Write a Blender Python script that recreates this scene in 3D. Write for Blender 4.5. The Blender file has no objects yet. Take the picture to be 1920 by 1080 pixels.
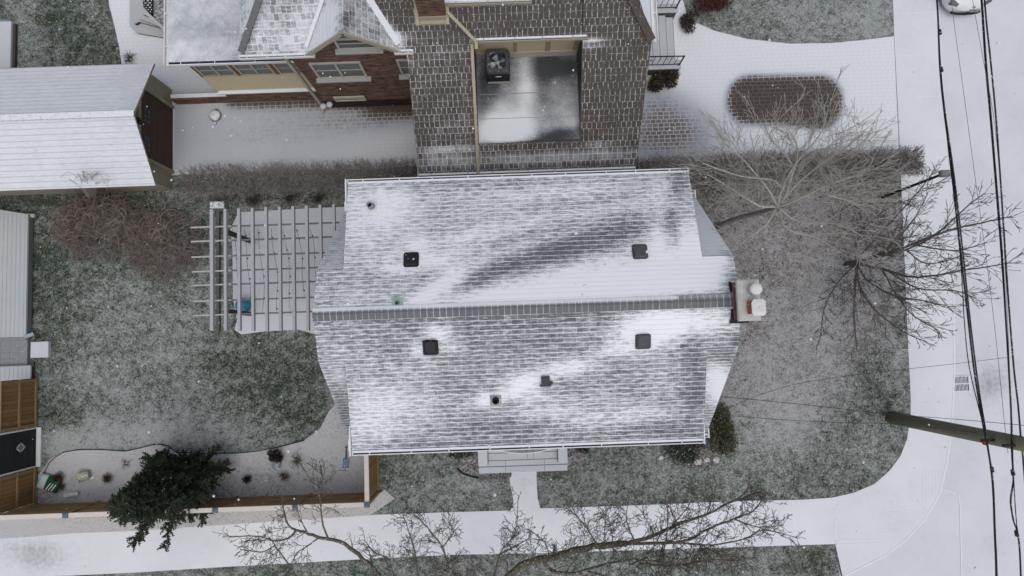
import bpy, bmesh, math, random
from mathutils import Vector, Matrix
R = random.Random(11)
C = bpy.context.scene.collection
SC = bpy.context.scene
PI = math.pi

# ------------------------------------------------------------------ survey
# camera model, used to convert surveyed photo positions at a known height to world metres
FPX, CH, TILT, YAW = 1300.0, 25.0, math.radians(4.4), math.radians(-2.0)
_ct, _st, _cy, _sy = math.cos(TILT), math.sin(TILT), math.cos(YAW), math.sin(YAW)

def W(px, py, z=0.0):
    a = (px - 960) / FPX
    b = -(py - 540) / FPX
    y = b * _ct + _st
    q = _ct - b * _st
    t = (CH - z) / q
    X, Y = a * t, y * t
    return Vector((X * _cy - Y * _sy, X * _sy + Y * _cy, z))

def P(X, Y, z):
    x = X * _cy + Y * _sy
    y = -X * _sy + Y * _cy
    q = z - CH
    yc = y * _ct + q * _st
    zc = -y * _st + q * _ct
    return 960 + FPX * x / -zc, 540 - FPX * yc / -zc

# ------------------------------------------------------------------ objects
def tag(o, label=None, cat=None, group=None, kind=None):
    if label: o['label'] = label
    if cat: o['category'] = cat
    if group: o['group'] = group
    if kind: o['kind'] = kind
    return o

def thing(name, loc, label, cat, group=None):
    o = bpy.data.objects.new(name, None)
    o.empty_display_size = 0.2
    C.objects.link(o)
    o.location = loc
    return tag(o, label, cat, group)

def link(name, me, parent=None):
    o = bpy.data.objects.new(name, me)
    C.objects.link(o)
    if parent is not None:
        o.parent = parent
        base = Vector((0, 0, 0))
        q = parent
        while q is not None:
            base += q.location
            q = q.parent
        o.location = -base
    return o

class MB:
    """collects shapes in world metres; build() links them as one mesh object"""
    def __init__(s):
        s.v, s.f, s.m, s.sm = [], [], [], []
    def add(s, vs, fs, m=0, smooth=False):
        b = len(s.v)
        s.v += [tuple(p) for p in vs]
        for f in fs:
            s.f.append([i + b for i in f]); s.m.append(m); s.sm.append(smooth)
        return s
    def box(s, x0, x1, y0, y1, z0, z1, m=0):
        return s.add([(x0,y0,z0),(x1,y0,z0),(x1,y1,z0),(x0,y1,z0),(x0,y0,z1),(x1,y0,z1),(x1,y1,z1),(x0,y1,z1)],
                     [(3,2,1,0),(4,5,6,7),(0,1,5,4),(1,2,6,5),(2,3,7,6),(3,0,4,7)], m)
    def cbox(s, x0, x1, y0, y1, z0, z1, c=.01, m=0):
        """box with chamfered top edges"""
        s.add([(x0,y0,z0),(x1,y0,z0),(x1,y1,z0),(x0,y1,z0),(x0,y0,z1-c),(x1,y0,z1-c),(x1,y1,z1-c),(x0,y1,z1-c),
               (x0+c,y0+c,z1),(x1-c,y0+c,z1),(x1-c,y1-c,z1),(x0+c,y1-c,z1)],
              [(3,2,1,0),(0,1,5,4),(1,2,6,5),(2,3,7,6),(3,0,4,7),(4,5,9,8),(5,6,10,9),(6,7,11,10),(7,4,8,11),(8,9,10,11)], m)
        return s
    def beam(s, p, q, w, h, m=0, up=(0,0,1)):
        p, q = Vector(p), Vector(q)
        d = (q - p).normalized()
        u = Vector(up)
        if abs(d.dot(u)) > .98: u = Vector((0,1,0))
        a = d.cross(u).normalized() * w / 2
        b = a.cross(d).normalized() * h / 2
        vs = [p-a-b, p+a-b, p+a+b, p-a+b, q-a-b, q+a-b, q+a+b, q-a+b]
        return s.add(vs, [(0,1,2,3),(7,6,5,4),(4,5,1,0),(5,6,2,1),(6,7,3,2),(7,4,0,3)], m)
    def tube(s, pts, rads, n=6, m=0, cap=True, smooth=True):
        pts = [Vector(p) for p in pts]
        if not isinstance(rads, (list, tuple)): rads = [rads] * len(pts)
        vs, fs = [], []
        d = (pts[1] - pts[0]).normalized()
        u = Vector((0,0,1)) if abs(d.z) < .9 else Vector((1,0,0))
        a = d.cross(u).normalized()
        for i, p in enumerate(pts):
            if i == 0: t = pts[1] - pts[0]
            elif i == len(pts) - 1: t = pts[-1] - pts[-2]
            else: t = pts[i+1] - pts[i-1]
            t = t.normalized() if t.length > 1e-9 else d
            a = (a - t * a.dot(t))
            a = a.normalized() if a.length > 1e-6 else t.orthogonal().normalized()
            b = t.cross(a)
            for k in range(n):
                w = 2 * PI * k / n
                vs.append(p + (a * math.cos(w) + b * math.sin(w)) * rads[i])
        for i in range(len(pts) - 1):
            for k in range(n):
                k2 = (k + 1) % n
                fs.append((i*n+k, i*n+k2, (i+1)*n+k2, (i+1)*n+k))
        s.add(vs, fs, m, smooth)
        if cap:
            b = len(s.v) - len(vs)
            s.f.append([b + k for k in range(n)][::-1]); s.m.append(m); s.sm.append(False)
            e = b + (len(pts) - 1) * n
            s.f.append([e + k for k in range(n)]); s.m.append(m); s.sm.append(False)
        return s
    def prism(s, poly, z0, z1, m=0, msides=None):
        n = len(poly)
        ar = sum(poly[i][0]*poly[(i+1)%n][1]-poly[(i+1)%n][0]*poly[i][1] for i in range(n))
        if ar < 0: poly = poly[::-1]
        vs = [(p[0],p[1],z0) for p in poly] + [(p[0],p[1],z1) for p in poly]
        s.add(vs, [list(range(n))[::-1], [n+i for i in range(n)]], m)
        b = len(s.v) - 2*n
        for i in range(n):
            j = (i+1) % n
            s.f.append([b+i, b+j, b+n+j, b+n+i]); s.m.append(m if msides is None else msides); s.sm.append(False)
        return s
    def profile_x(s, prof, x0, x1, m=0):
        """extrude a (Y, z) outline along X"""
        n = len(prof)
        vs = [(x0,p[0],p[1]) for p in prof] + [(x1,p[0],p[1]) for p in prof]
        fs = [list(range(n))[::-1], [n+i for i in range(n)]]
        for i in range(n):
            j = (i+1) % n
            fs.append((i, j, n+j, n+i))
        return s.add(vs, fs, m)
    def lathe(s, prof, c, n=16, m=0, smooth=True, axis=None):
        vs, fs = [], []
        M = Matrix.Identity(3)
        if axis is not None:
            M = Vector((0,0,1)).rotation_difference(Vector(axis)).to_matrix()
        for r, z in prof:
            for k in range(n):
                w = 2*PI*k/n
                vs.append(Vector(c) + M @ Vector((r*math.cos(w), r*math.sin(w), z)))
        for i in range(len(prof)-1):
            for k in range(n):
                k2 = (k+1) % n
                fs.append((i*n+k, i*n+k2, (i+1)*n+k2, (i+1)*n+k))
        s.add(vs, fs, m, smooth)
        b = len(s.v) - len(vs)
        if prof[0][0] > 1e-4: s.f.append([b+k for k in range(n)][::-1]); s.m.append(m); s.sm.append(False)
        e = b + (len(prof)-1)*n
        if prof[-1][0] > 1e-4: s.f.append([e+k for k in range(n)]); s.m.append(m); s.sm.append(False)
        return s
    def build(s, name, mats, parent=None, fix=False):
        me = bpy.data.meshes.new(name)
        me.from_pydata(s.v, [], s.f)
        if not isinstance(mats, (list, tuple)): mats = [mats]
        for m in mats: me.materials.append(m)
        me.polygons.foreach_set('material_index', s.m)
        me.polygons.foreach_set('use_smooth', s.sm)
        if fix:
            bm = bmesh.new(); bm.from_mesh(me)
            bmesh.ops.recalc_face_normals(bm, faces=bm.faces[:])
            bm.to_mesh(me); bm.free()
        me.update()
        return link(name, me, parent)

def sheet(name, polys, mats, parent=None, step=.15, cov=None, uv=None, thick=0.0):
    """finely divided surface over one or more planar outlines, with a coverage attribute (how much snow lies
    there) and metre UVs; thick adds a skirt and an underside in material 1"""
    bm = bmesh.new()
    skirt = []
    for poly in polys:
        poly = [Vector(p) for p in poly]
        nrm = Vector((0,0,0))
        for i in range(len(poly)):
            nrm += poly[i].cross(poly[(i+1) % len(poly)])
        if nrm.z < 0: poly = poly[::-1]
        skirt.append(poly)
        vs = [bm.verts.new(p) for p in poly]
        bm.faces.new(vs)
    big = [f for f in bm.faces if len(f.verts) > 4]
    if big: bmesh.ops.triangulate(bm, faces=big)
    xs = [p.x for q in skirt for p in q]; ys = [p.y for q in skirt for p in q]
    for ax, lo, hi in ((0, min(xs), max(xs)), (1, min(ys), max(ys))):
        n = int((hi - lo) / step)
        no = (1,0,0) if ax == 0 else (0,1,0)
        for k in range(1, n + 1):
            c = lo + (hi - lo) * k / (n + 1)
            co = (c,0,0) if ax == 0 else (0,c,0)
            bmesh.ops.bisect_plane(bm, geom=bm.verts[:] + bm.edges[:] + bm.faces[:], dist=1e-6, plane_co=co, plane_no=no)
    ntop = len(bm.faces)
    if thick:
        for poly in skirt:
            lo = [bm.verts.new(p - Vector((0,0,thick))) for p in poly]
            hi = [bm.verts.new(p) for p in poly]
            n = len(poly)
            for i in range(n):
                j = (i+1) % n
                f = bm.faces.new((lo[i], lo[j], hi[j], hi[i])); f.material_index = 1
            f = bm.faces.new(lo[::-1]); f.material_index = 1
    col = bm.verts.layers.float_color.new('cov')
    if cov:
        for v in bm.verts:
            c = cov(v.co.x, v.co.y, v.co.z)
            if not isinstance(c, tuple): c = (c, 0, 0)
            v[col] = (c[0], c[1], c[2], 1)
    ul = bm.loops.layers.uv.new('UVMap')
    if uv:
        for f in bm.faces:
            for l in f.loops:
                l[ul].uv = uv(*l.vert.co)
    me = bpy.data.meshes.new(name)
    bm.to_mesh(me); bm.free()
    if not isinstance(mats, (list, tuple)): mats = [mats]
    for m in mats: me.materials.append(m)
    return link(name, me, parent)

def blobs(base, bl, lo=-.5):
    """coverage = base + gaussian drifts (photo px, py, rx, ry, angle, amount)"""
    pre = [(px, py, 1/rx, 1/ry, math.cos(math.radians(a)), math.sin(math.radians(a)), am) for px, py, rx, ry, a, am in bl]
    def f(x, y, z):
        px, py = P(x, y, z)
        s = base
        for bx, by, ix, iy, ca, sa, am in pre:
            dx, dy = px - bx, py - by
            u = (dx*ca + dy*sa) * ix
            if u > 3 or u < -3: continue
            w = (-dx*sa + dy*ca) * iy
            e = u*u + w*w
            if e < 9: s += am * math.exp(-e)
        return min(1.6, s if s > lo + .12 else lo + .12*math.exp((s-lo-.12)/.12))
    return f

# ------------------------------------------------------------------ materials
class NT:
    def __init__(s, name):
        s.m = bpy.data.materials.new(name)
        s.m.use_nodes = True
        s.t = s.m.node_tree
        s.b = s.t.nodes['Principled BSDF']
        s.b.inputs['Specular IOR Level'].default_value = .25
    def n(s, typ, **kw):
        o = s.t.nodes.new(typ)
        for k, v in kw.items(): setattr(o, k, v)
        return o
    def set(s, sock, v):
        if isinstance(v, bpy.types.NodeSocket): s.t.links.new(v, sock)
        elif isinstance(v, (tuple, list)) and len(v) == 3 and sock.type == 'RGBA': sock.default_value = (*v, 1)
        else: sock.default_value = v
    def math(s, op, a, b=0.0, c=None, clamp=False):
        o = s.n('ShaderNodeMath', operation=op, use_clamp=clamp)
        s.set(o.inputs[0], a); s.set(o.inputs[1], b)
        if c is not None: s.set(o.inputs[2], c)
        return o.outputs[0]
    def sstep(s, v, a, b):
        o = s.n('ShaderNodeMapRange', interpolation_type='SMOOTHSTEP')
        s.set(o.inputs['Value'], v); o.inputs['From Min'].default_value = a; o.inputs['From Max'].default_value = b
        return o.outputs['Result']
    def mix(s, f, a, b):
        o = s.n('ShaderNodeMix', data_type='RGBA')
        s.set(o.inputs[0], f); s.set(o.inputs[6], a); s.set(o.inputs[7], b)
        return o.outputs[2]
    def noise(s, vec, scale, detail=4, rough=.55, dist=0):
        o = s.n('ShaderNodeTexNoise')
        s.set(o.inputs['Vector'], vec)
        o.inputs['Scale'].default_value = scale; o.inputs['Detail'].default_value = detail
        o.inputs['Roughness'].default_value = rough; o.inputs['Distortion'].default_value = dist
        return o.outputs['Fac']
    def pos(s): return s.n('ShaderNodeNewGeometry').outputs['Position']
    def nz(s):
        g = s.n('ShaderNodeNewGeometry'); x = s.n('ShaderNodeSeparateXYZ')
        s.t.links.new(g.outputs['Normal'], x.inputs[0]); return x.outputs[2]
    def sep(s, v):
        x = s.n('ShaderNodeSeparateXYZ'); s.set(x.inputs[0], v); return x.outputs
    def comb(s, x, y, z=0.0):
        o = s.n('ShaderNodeCombineXYZ'); s.set(o.inputs[0], x); s.set(o.inputs[1], y); s.set(o.inputs[2], z); return o.outputs[0]
    def attr(s):
        a = s.n('ShaderNodeAttribute', attribute_name='cov')
        x = s.n('ShaderNodeSeparateColor'); s.t.links.new(a.outputs['Color'], x.inputs[0]); return x.outputs
    def brick(s, vec, w, h, mortar, off=.5, c1=(.1,.1,.1), c2=(.2,.2,.2), cm=(0,0,0), smooth=.1, bias=0, freq=2):
        o = s.n('ShaderNodeTexBrick', offset=off, offset_frequency=freq)
        s.set(o.inputs['Vector'], vec)
        o.inputs['Scale'].default_value = 1
        s.set(o.inputs['Color1'], c1); s.set(o.inputs['Color2'], c2); s.set(o.inputs['Mortar'], cm)
        o.inputs['Mortar Size'].default_value = mortar; o.inputs['Mortar Smooth'].default_value = smooth
        o.inputs['Bias'].default_value = bias
        o.inputs['Brick Width'].default_value = w; o.inputs['Row Height'].default_value = h
        return o.outputs['Color'], o.outputs['Fac']
    def bump(s, h, strength=.3, dist=.02):
        o = s.n('ShaderNodeBump')
        s.set(o.inputs['Height'], h); o.inputs['Strength'].default_value = strength; o.inputs['Distance'].default_value = dist
        s.t.links.new(o.outputs[0], s.b.inputs['Normal'])
    def out(s, col, rough=.85):
        s.set(s.b.inputs['Base Color'], col); s.set(s.b.inputs['Roughness'], rough)
        return s.m

SNOW = (.74, .765, .80)

def plain(name, col, rough=.7, var=.25, scale=9, metal=0.0, dust=0.0, bump=0.0, spec=.25):
    """one material with mild wear; dust = share of the upward faces that snow has settled on"""
    k = NT(name)
    p = k.pos()
    n1 = k.noise(p, scale, 5, .6)
    f = k.math('MULTIPLY_ADD', k.math('SUBTRACT', n1, .5), var * 2.2, 1.0)
    o = k.n('ShaderNodeVectorMath', operation='SCALE'); o.inputs[0].default_value = col; k.set(o.inputs['Scale'], f)
    c = o.outputs[0]
    if dust > 0:
        n2 = k.noise(p, 14, 5, .7)
        up = k.sstep(k.nz(), .35, .85)
        d = k.math('MULTIPLY', up, k.sstep(n2, .62 - dust*.5, .82 - dust*.5))
        c = k.mix(d, c, SNOW)
    if bump: k.bump(k.noise(p, scale*4, 4, .6), bump, .02)
    k.b.inputs['Metallic'].default_value = metal
    k.b.inputs['Specular IOR Level'].default_value = spec
    return k.out(c, rough)

def mat_lawn():
    k = NT('snow dusted grass')
    p = k.pos(); a = k.attr()
    n1 = k.noise(p, .75, 4, .6, .4); n2 = k.noise(p, 3.2, 5, .65, .5); n3 = k.noise(p, 17, 4, .75, .5); n4 = k.noise(p, 40, 2, .6); n6 = k.noise(p, 8.5, 3, .6, 1.2)
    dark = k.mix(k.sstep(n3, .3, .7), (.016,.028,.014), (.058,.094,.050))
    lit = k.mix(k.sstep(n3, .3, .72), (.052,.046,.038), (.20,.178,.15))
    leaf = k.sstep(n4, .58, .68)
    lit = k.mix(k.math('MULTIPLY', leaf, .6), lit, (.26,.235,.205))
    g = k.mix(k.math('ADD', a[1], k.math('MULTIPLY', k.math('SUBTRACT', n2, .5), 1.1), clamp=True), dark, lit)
    s = k.math('ADD', a[0], k.math('MULTIPLY', k.math('SUBTRACT', n1, .5), .7))
    s = k.math('ADD', s, k.math('MULTIPLY', k.math('SUBTRACT', n2, .5), 1.35))
    s = k.math('ADD', s, k.math('MULTIPLY', k.math('SUBTRACT', n3, .5), 1.5))
    s = k.math('ADD', s, k.math('MULTIPLY', k.math('SUBTRACT', n4, .5), 1.1))
    s = k.math('ADD', s, k.math('MULTIPLY', k.math('SUBTRACT', n6, .5), 1.45))
    f = k.math('MULTIPLY', k.sstep(s, .10, 1.35), .90)
    k.bump(k.math('ADD', k.math('ADD', n3, n6), k.math('MULTIPLY', n4, .6)), .9, .07)
    return k.out(k.mix(f, g, k.mix(a[1], (.545,.585,.572), (.56,.56,.57))), .95)

def mat_mulch():
    k = NT('snow dusted mulch')
    p = k.pos(); a = k.attr()
    n1 = k.noise(p, 2.0, 4, .6); n2 = k.noise(p, 9, 5, .75, .8); n3 = k.noise(p, 19, 3, .7, .8)
    g = k.mix(k.sstep(n3, .32, .68), (.055,.050,.044), (.22,.205,.185))
    s = k.math('ADD', a[0], k.math('MULTIPLY', k.math('SUBTRACT', n1, .5), .5))
    s = k.math('ADD', s, k.math('MULTIPLY', k.math('SUBTRACT', n2, .5), 1.5))
    s = k.math('ADD', s, k.math('MULTIPLY', k.math('SUBTRACT', n3, .5), 1.6))
    f = k.math('MULTIPLY', k.sstep(s, .20, .95), .9)
    k.bump(k.math('ADD', n3, n2), .9, .05)
    return k.out(k.mix(f, g, (.63,.63,.635)), .95)

def mat_flat_snow(name='fresh snow', under=(.2,.2,.2), tone=SNOW):
    """thin snow over paving; attribute red below 1 bares the paving"""
    k = NT(name)
    p = k.pos(); a = k.attr()
    n1 = k.noise(p, .55, 4, .55); n2 = k.noise(p, 7, 5, .6); n3 = k.noise(p, 40, 3, .6); n5 = k.noise(p, 2.1, 5, .65)
    s = k.math('ADD', a[0], k.math('MULTIPLY', k.math('SUBTRACT', n2, .5), .5))
    s = k.math('ADD', s, k.math('MULTIPLY', k.math('SUBTRACT', n1, .5), .35))
    f = k.sstep(s, .05, .95)
    snow = k.mix(k.sstep(n1, .3, .75), tuple(v*.91 for v in tone), tuple(v*.98 for v in tone))
    snow = k.mix(k.math('MULTIPLY', k.sstep(n5, .48, .75), .26), snow, tuple(v*.8 for v in tone))
    snow = k.mix(k.math('MULTIPLY', k.sstep(n3, .4, .8), .10), snow, tuple(v*.8 for v in tone))
    un = k.mix(k.sstep(n2, .3, .7), tuple(v*.7 for v in under), tuple(v*1.2 for v in under))
    k.bump(k.math('ADD', n2, k.math('MULTIPLY', n3, .5)), .25, .02)
    return k.out(k.mix(f, un, snow), .8)

def mat_pavers():
    k = NT('snow covered pavers')
    p = k.pos(); a = k.attr()
    n2 = k.noise(p, 5, 5, .65); n3 = k.noise(p, 45, 3, .7); n1 = k.noise(p, .8, 4, .5)
    wob = k.n('ShaderNodeVectorMath', operation='ADD'); k.set(wob.inputs[0], p)
    wn = k.n('ShaderNodeTexNoise'); k.set(wn.inputs['Vector'], p); wn.inputs['Scale'].default_value = 9
    sc = k.n('ShaderNodeVectorMath', operation='SCALE'); k.set(sc.inputs[0], wn.outputs['Color']); sc.inputs['Scale'].default_value = .03
    k.set(wob.inputs[1], sc.outputs[0])
    col, mor = k.brick(wob.outputs[0], .21, .145, .016, .37, (.19,.165,.145), (.125,.11,.10), (.5,.5,.5), .4, 0, 3)
    s = k.math('ADD', a[0], k.math('MULTIPLY', k.math('SUBTRACT', n2, .5), .55))
    s = k.math('ADD', s, k.math('MULTIPLY', k.math('SUBTRACT', n3, .5), .45))
    s2 = k.math('ADD', s, k.math('MULTIPLY', mor, k.math('MULTIPLY_ADD', a[2], .75, .0)))
    f = k.sstep(s2, .10, .60)
    snow = k.mix(k.sstep(a[0], .45, .95), (.43,.46,.515), SNOW)
    snow = k.mix(k.math('MULTIPLY', mor, .14), snow, (.36,.37,.395))
    snow = k.mix(k.math('MULTIPLY', k.sstep(n3, .4, .8), .12), snow, (.5,.52,.55))
    base = k.mix(a[1], col, k.mix(n2, (.026,.019,.015), (.085,.058,.044)))
    k.bump(k.math('SUBTRACT', k.math('MULTIPLY', n3, .4), mor), .35, .01)
    return k.out(k.mix(f, base, snow), .75)

def mat_shingle(name, bw, rh, mort, off, c1, c2, lineamt=.75, smooth=.15, streak=.45, hline=.28, freq=2, fmax=1.0, wobble=0.0, tab=.0, course=.38, broken=.0, cw=.41, vert=1.0, hi=1.05, bright=SNOW):
    """asphalt shingles in metre UVs with snow caught on the butts and joints; red of the attribute = snow lying there"""
    k = NT(name)
    u = k.n('ShaderNodeUVMap').outputs[0]
    x = k.sep(u); a = k.attr(); p = k.pos()
    vec = u
    if wobble:
        nn = k.noise(u, 6, 3, .6)
        n0 = k.noise(u, 2.5, 2, .5)
        vec = k.comb(k.math('ADD', x[0], k.math('MULTIPLY', k.math('SUBTRACT', nn, .5), wobble)),
                     k.math('ADD', x[1], k.math('MULTIPLY', k.math('SUBTRACT', n0, .5), wobble*.5)))
    col, mor = k.brick(vec, bw, rh, mort, off, c1, c2, (.02,.02,.02), smooth, 0, freq)
    gray = k.n('ShaderNodeSeparateColor'); k.set(gray.inputs[0], col)
    fr = k.math('FRACT', k.math('DIVIDE', k.sep(vec)[1], rh))
    st = k.comb(k.math('MULTIPLY', x[0], 4.2), k.math('MULTIPLY', x[1], 17))
    n1 = k.noise(st, 1.0, 5, .65); n2 = k.noise(p, 45, 3, .7); n3 = k.noise(p, 1.6, 4, .6); n4 = k.noise(p, 160, 2, .7)
    s = k.math('ADD', a[0], k.math('MULTIPLY', k.math('SUBTRACT', n1, .5), streak * 2))
    s = k.math('ADD', s, k.math('MULTIPLY', k.math('SUBTRACT', n2, .5), .35))
    s = k.math('ADD', s, k.math('MULTIPLY', k.math('SUBTRACT', n3, .5), .3))
    edge = k.math('ABSOLUTE', k.math('SUBTRACT', fr, .5))
    s = k.math('ADD', s, k.math('MULTIPLY', k.sstep(edge, .30, .5), hline))
    la = k.math('MULTIPLY', lineamt, k.math('MULTIPLY_ADD', n3, 1.2, .4))
    if broken: la = k.math('MULTIPLY', la, k.math('MULTIPLY_ADD', k.sstep(k.noise(u, 7, 4, .7), .42, .60), broken, 1-broken))
    if vert < 0:
        hor = k.sstep(edge, .42, .47)
        la = k.math('MULTIPLY', la, k.math('MULTIPLY_ADD', hor, -vert-1, 1.0))
    elif vert != 1.0:
        hor = k.sstep(edge, .42, .47)
        la = k.math('MULTIPLY', la, k.math('MULTIPLY_ADD', hor, 1-vert, vert))
    s = k.math('ADD', s, k.math('MULTIPLY', mor, la))
    if tab:
        tn = k.n('ShaderNodeTexWhiteNoise', noise_dimensions='1D'); k.set(tn.inputs['W'], k.math('MULTIPLY', gray.outputs[0], 977))
        s = k.math('ADD', s, k.math('MULTIPLY', k.math('SUBTRACT', tn.outputs[0], .5), tab))
    f = k.math('MULTIPLY', k.sstep(s, .0, hi), fmax)
    base = k.mix(k.sstep(n4, .3, .7), col, tuple((c1[i]+c2[i])*.62 for i in range(3)))
    snow = k.mix(k.math('MULTIPLY', k.sstep(edge, cw, cw+.08), k.math('MULTIPLY', k.sstep(a[0], .62, 1.0), course)), bright, (.36,.38,.41))
    k.bump(k.math('ADD', k.math('MULTIPLY', fr, -.6), k.math('MULTIPLY', n2, .25)), .35, .012)
    return k.out(k.mix(f, base, snow), .85)

def mat_brick(name='weathered red brick'):
    k = NT(name)
    p = k.pos(); x = k.sep(p)
    vec_x = k.math('ADD', x[0], x[1]); vec = k.comb(vec_x, x[2])
    col, mor = k.brick(vec, .21, .075, .007, .5, (.27,.135,.082), (.10,.062,.047), (.15,.13,.115), .2)
    n1 = k.noise(p, 3, 5, .6); n2 = k.noise(p, 50, 3, .7)
    stv = k.comb(k.math('MULTIPLY', vec_x, 2.6), k.math('MULTIPLY', x[2], 9.0)); n4 = k.noise(stv, 1.0, 5, .75)
    c = k.mix(k.sstep(n4, .34, .54), (.045,.028,.023), col)
    c = k.mix(k.math('MULTIPLY', k.sstep(n4, .58, .72), .6), c, (.36,.165,.09))
    c = k.mix(k.math('MULTIPLY', k.sstep(n1, .5, .8), .4), c, (.03,.02,.017))
    c = k.mix(k.math('MULTIPLY', k.sstep(n2, .64, .76), .35), c, (.35,.33,.32))
    k.bump(k.math('SUBTRACT', k.math('MULTIPLY', n2, .3), mor), .5, .01)
    return k.out(c, .9)

def mat_boards(name, c1, c2, axis, width, dust=0.0):
    """boards side by side along one world axis"""
    k = NT(name)
    p = k.pos(); x = k.sep(p)
    v = k.math('DIVIDE', x[axis], width)
    idx = k.math('FLOOR', v); fr = k.math('FRACT', v)
    wn = k.n('ShaderNodeTexWhiteNoise', noise_dimensions='1D'); k.set(wn.inputs['W'], idx)
    gr = k.comb(k.math('MULTIPLY', x[0], 14 if axis == 0 else 3), k.math('MULTIPLY', x[1], 14 if axis == 1 else 3), k.math('MULTIPLY', x[2], 3))
    n1 = k.noise(gr, 2.2, 5, .65); n2 = k.noise(p, 2, 3, .6)
    c = k.mix(k.math('ADD', k.math('MULTIPLY', wn.outputs[0], .5), k.math('MULTIPLY', n1, .6), clamp=True), c1, c2)
    c = k.mix(k.math('MULTIPLY', k.sstep(n2, .5, .8), .35), c, tuple(v_*.6 for v_ in c1))
    gap = k.sstep(k.math('ABSOLUTE', k.math('SUBTRACT', fr, .5)), .44, .49)
    c = k.mix(k.math('MULTIPLY', gap, .85), c, (.015,.011,.008))
    if dust:
        nn = k.noise(p, 16, 4, .7)
        c = k.mix(k.math('MULTIPLY', k.sstep(k.nz(), .4, .9), k.sstep(nn, .6-dust*.5, .8-dust*.5)), c, SNOW)
    k.bump(k.math('SUBTRACT', k.math('MULTIPLY', n1, .3), gap), .5, .012)
    return k.out(c, .75)

def mat_membrane():
    """grey roof membrane under drifted snow"""
    k = NT('snow drifted roof membrane')
    p = k.pos(); a = k.attr()
    n1 = k.noise(p, 2.2, 5, .6); n2 = k.noise(p, 30, 4, .75)
    s = k.math('ADD', a[0], k.math('MULTIPLY', k.math('SUBTRACT', n1, .5), .5))
    s = k.math('ADD', s, k.math('MULTIPLY', k.math('SUBTRACT', n2, .5), .8))
    f = k.sstep(s, .0, 1.05)
    return k.out(k.mix(f, (.05,.055,.062), SNOW), .75)

def mat_tin():
    """ribbed pale metal roof sheet"""
    k = NT('snow dusted ribbed metal')
    p = k.pos(); x = k.sep(p)
    fr = k.math('FRACT', k.math('DIVIDE', x[0], .155))
    rib = k.sstep(k.math('ABSOLUTE', k.math('SUBTRACT', fr, .5)), .40, .5)
    n1 = k.noise(p, 1.6, 5, .6)
    c = k.mix(n1, (.40,.43,.435), (.50,.53,.535))
    c = k.mix(k.math('MULTIPLY', rib, .45), c, (.27,.28,.28))
    k.bump(rib, .6, .02)
    k.b.inputs['Metallic'].default_value = .1
    return k.out(c, .55)

def mat_seams(name='snowy metal roof'):
    k = NT(name)
    p = k.pos(); x = k.sep(p); a = k.attr()
    fr = k.math('ABSOLUTE', k.math('SUBTRACT', k.math('FRACT', k.math('DIVIDE', x[0], .46)), .5))
    fy = k.math('ABSOLUTE', k.math('SUBTRACT', k.math('FRACT', k.math('DIVIDE', x[1], 1.9)), .5))
    seam = k.math('MAXIMUM', k.sstep(fr, .478, .497), k.sstep(fy, .492, .499))
    n1 = k.noise(p, 2.3, 6, .68, .5); n2 = k.noise(p, 22, 4, .7)
    s = k.math('ADD', a[0], k.math('MULTIPLY', k.math('SUBTRACT', n1, .5), 1.2))
    s = k.math('ADD', s, k.math('MULTIPLY', k.math('SUBTRACT', n2, .5), .5))
    f = k.sstep(s, .0, 1.0)
    c = k.mix(f, (.30,.33,.36), (.72,.745,.775))
    c = k.mix(k.math('MULTIPLY', seam, .6), c, (.76,.78,.80))
    k.bump(seam, .5, .02)
    return k.out(c, .6)

LAWN = mat_lawn(); MULCH = mat_mulch(); FSNOW = mat_flat_snow(); PAVER = mat_pavers()
ROADM = mat_flat_snow('snow covered road', (.1,.1,.105), (.68,.705,.745))
PATIOM = mat_flat_snow('snow covered patio', (.25,.25,.25), (.63,.645,.69))
SHING = mat_shingle('grey roof shingles under thin snow', .335, .135, .0050, .5, (.084,.091,.102), (.128,.136,.148), .74, .2, .86, .22, fmax=.97, broken=.3, vert=.55, tab=.12, hi=1.02, bright=(.86,.885,.92))
CAPS = mat_shingle('grey ridge shingles', .165, 2.0, .010, 0, (.115,.12,.13), (.15,.155,.165), .50, .3, .15, 0)
BROWN = mat_shingle('brown roof shingles', .155, .205, .0085, .41, (.088,.072,.062), (.060,.050,.043), .80, .3, .28, .06, freq=3, wobble=.06, tab=.16, broken=.6, vert=-.5)
BROWNS = mat_shingle('brown roof shingles in snow', .155, .205, .009, .41, (.100,.097,.097), (.080,.077,.077), .55, .3, .55, .10, freq=3, wobble=.05, tab=.3, broken=.6, vert=-.6)
GARSH = mat_shingle('garage shingles under snow', .30, .19, .004, .5, (.2,.205,.215), (.25,.255,.265), -.08, .2, .30, .0, course=1.0, cw=.39)
BRICK = mat_brick()
DARKBRICK = plain('dark plinth brick', (.035,.022,.018), .9, .5, 20)  # darker brick for the foot of the wall
TIN = mat_tin(); SEAM = mat_seams(); MEMB = mat_membrane()
WHITE = plain('white painted metal', (.74,.745,.75), .5, .08, 5)
WSNOW = plain('settled snow', SNOW, .85, .08, 5, bump=.2)
DARKIN = plain('metal painted in shade', (.035,.036,.04), .6, .3)  # dark tone paints the shade inside gutters and on the cheek walls
BEIGE = plain('beige painted trim', (.40,.35,.26), .7, .1, 3)
BEIGED = plain('beige stucco', (.29,.265,.195), .85, .15, 4, bump=.1)
BEIGET = plain('tan panel', (.30,.24,.15), .8, .12, 3)
SIDING = plain('pale siding', (.42,.43,.44), .8, .1, 3)
GLASS = NT('window glass'); GLASS.b.inputs['Specular IOR Level'].default_value = .6
GLASS = GLASS.out((.075,.085,.085), .12)
BLACK = plain('black plastic', (.016,.016,.018), .5, .3, 12)
BLACKD = plain('frosted black plastic', (.075,.078,.083), .6, .3, 12)
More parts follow.
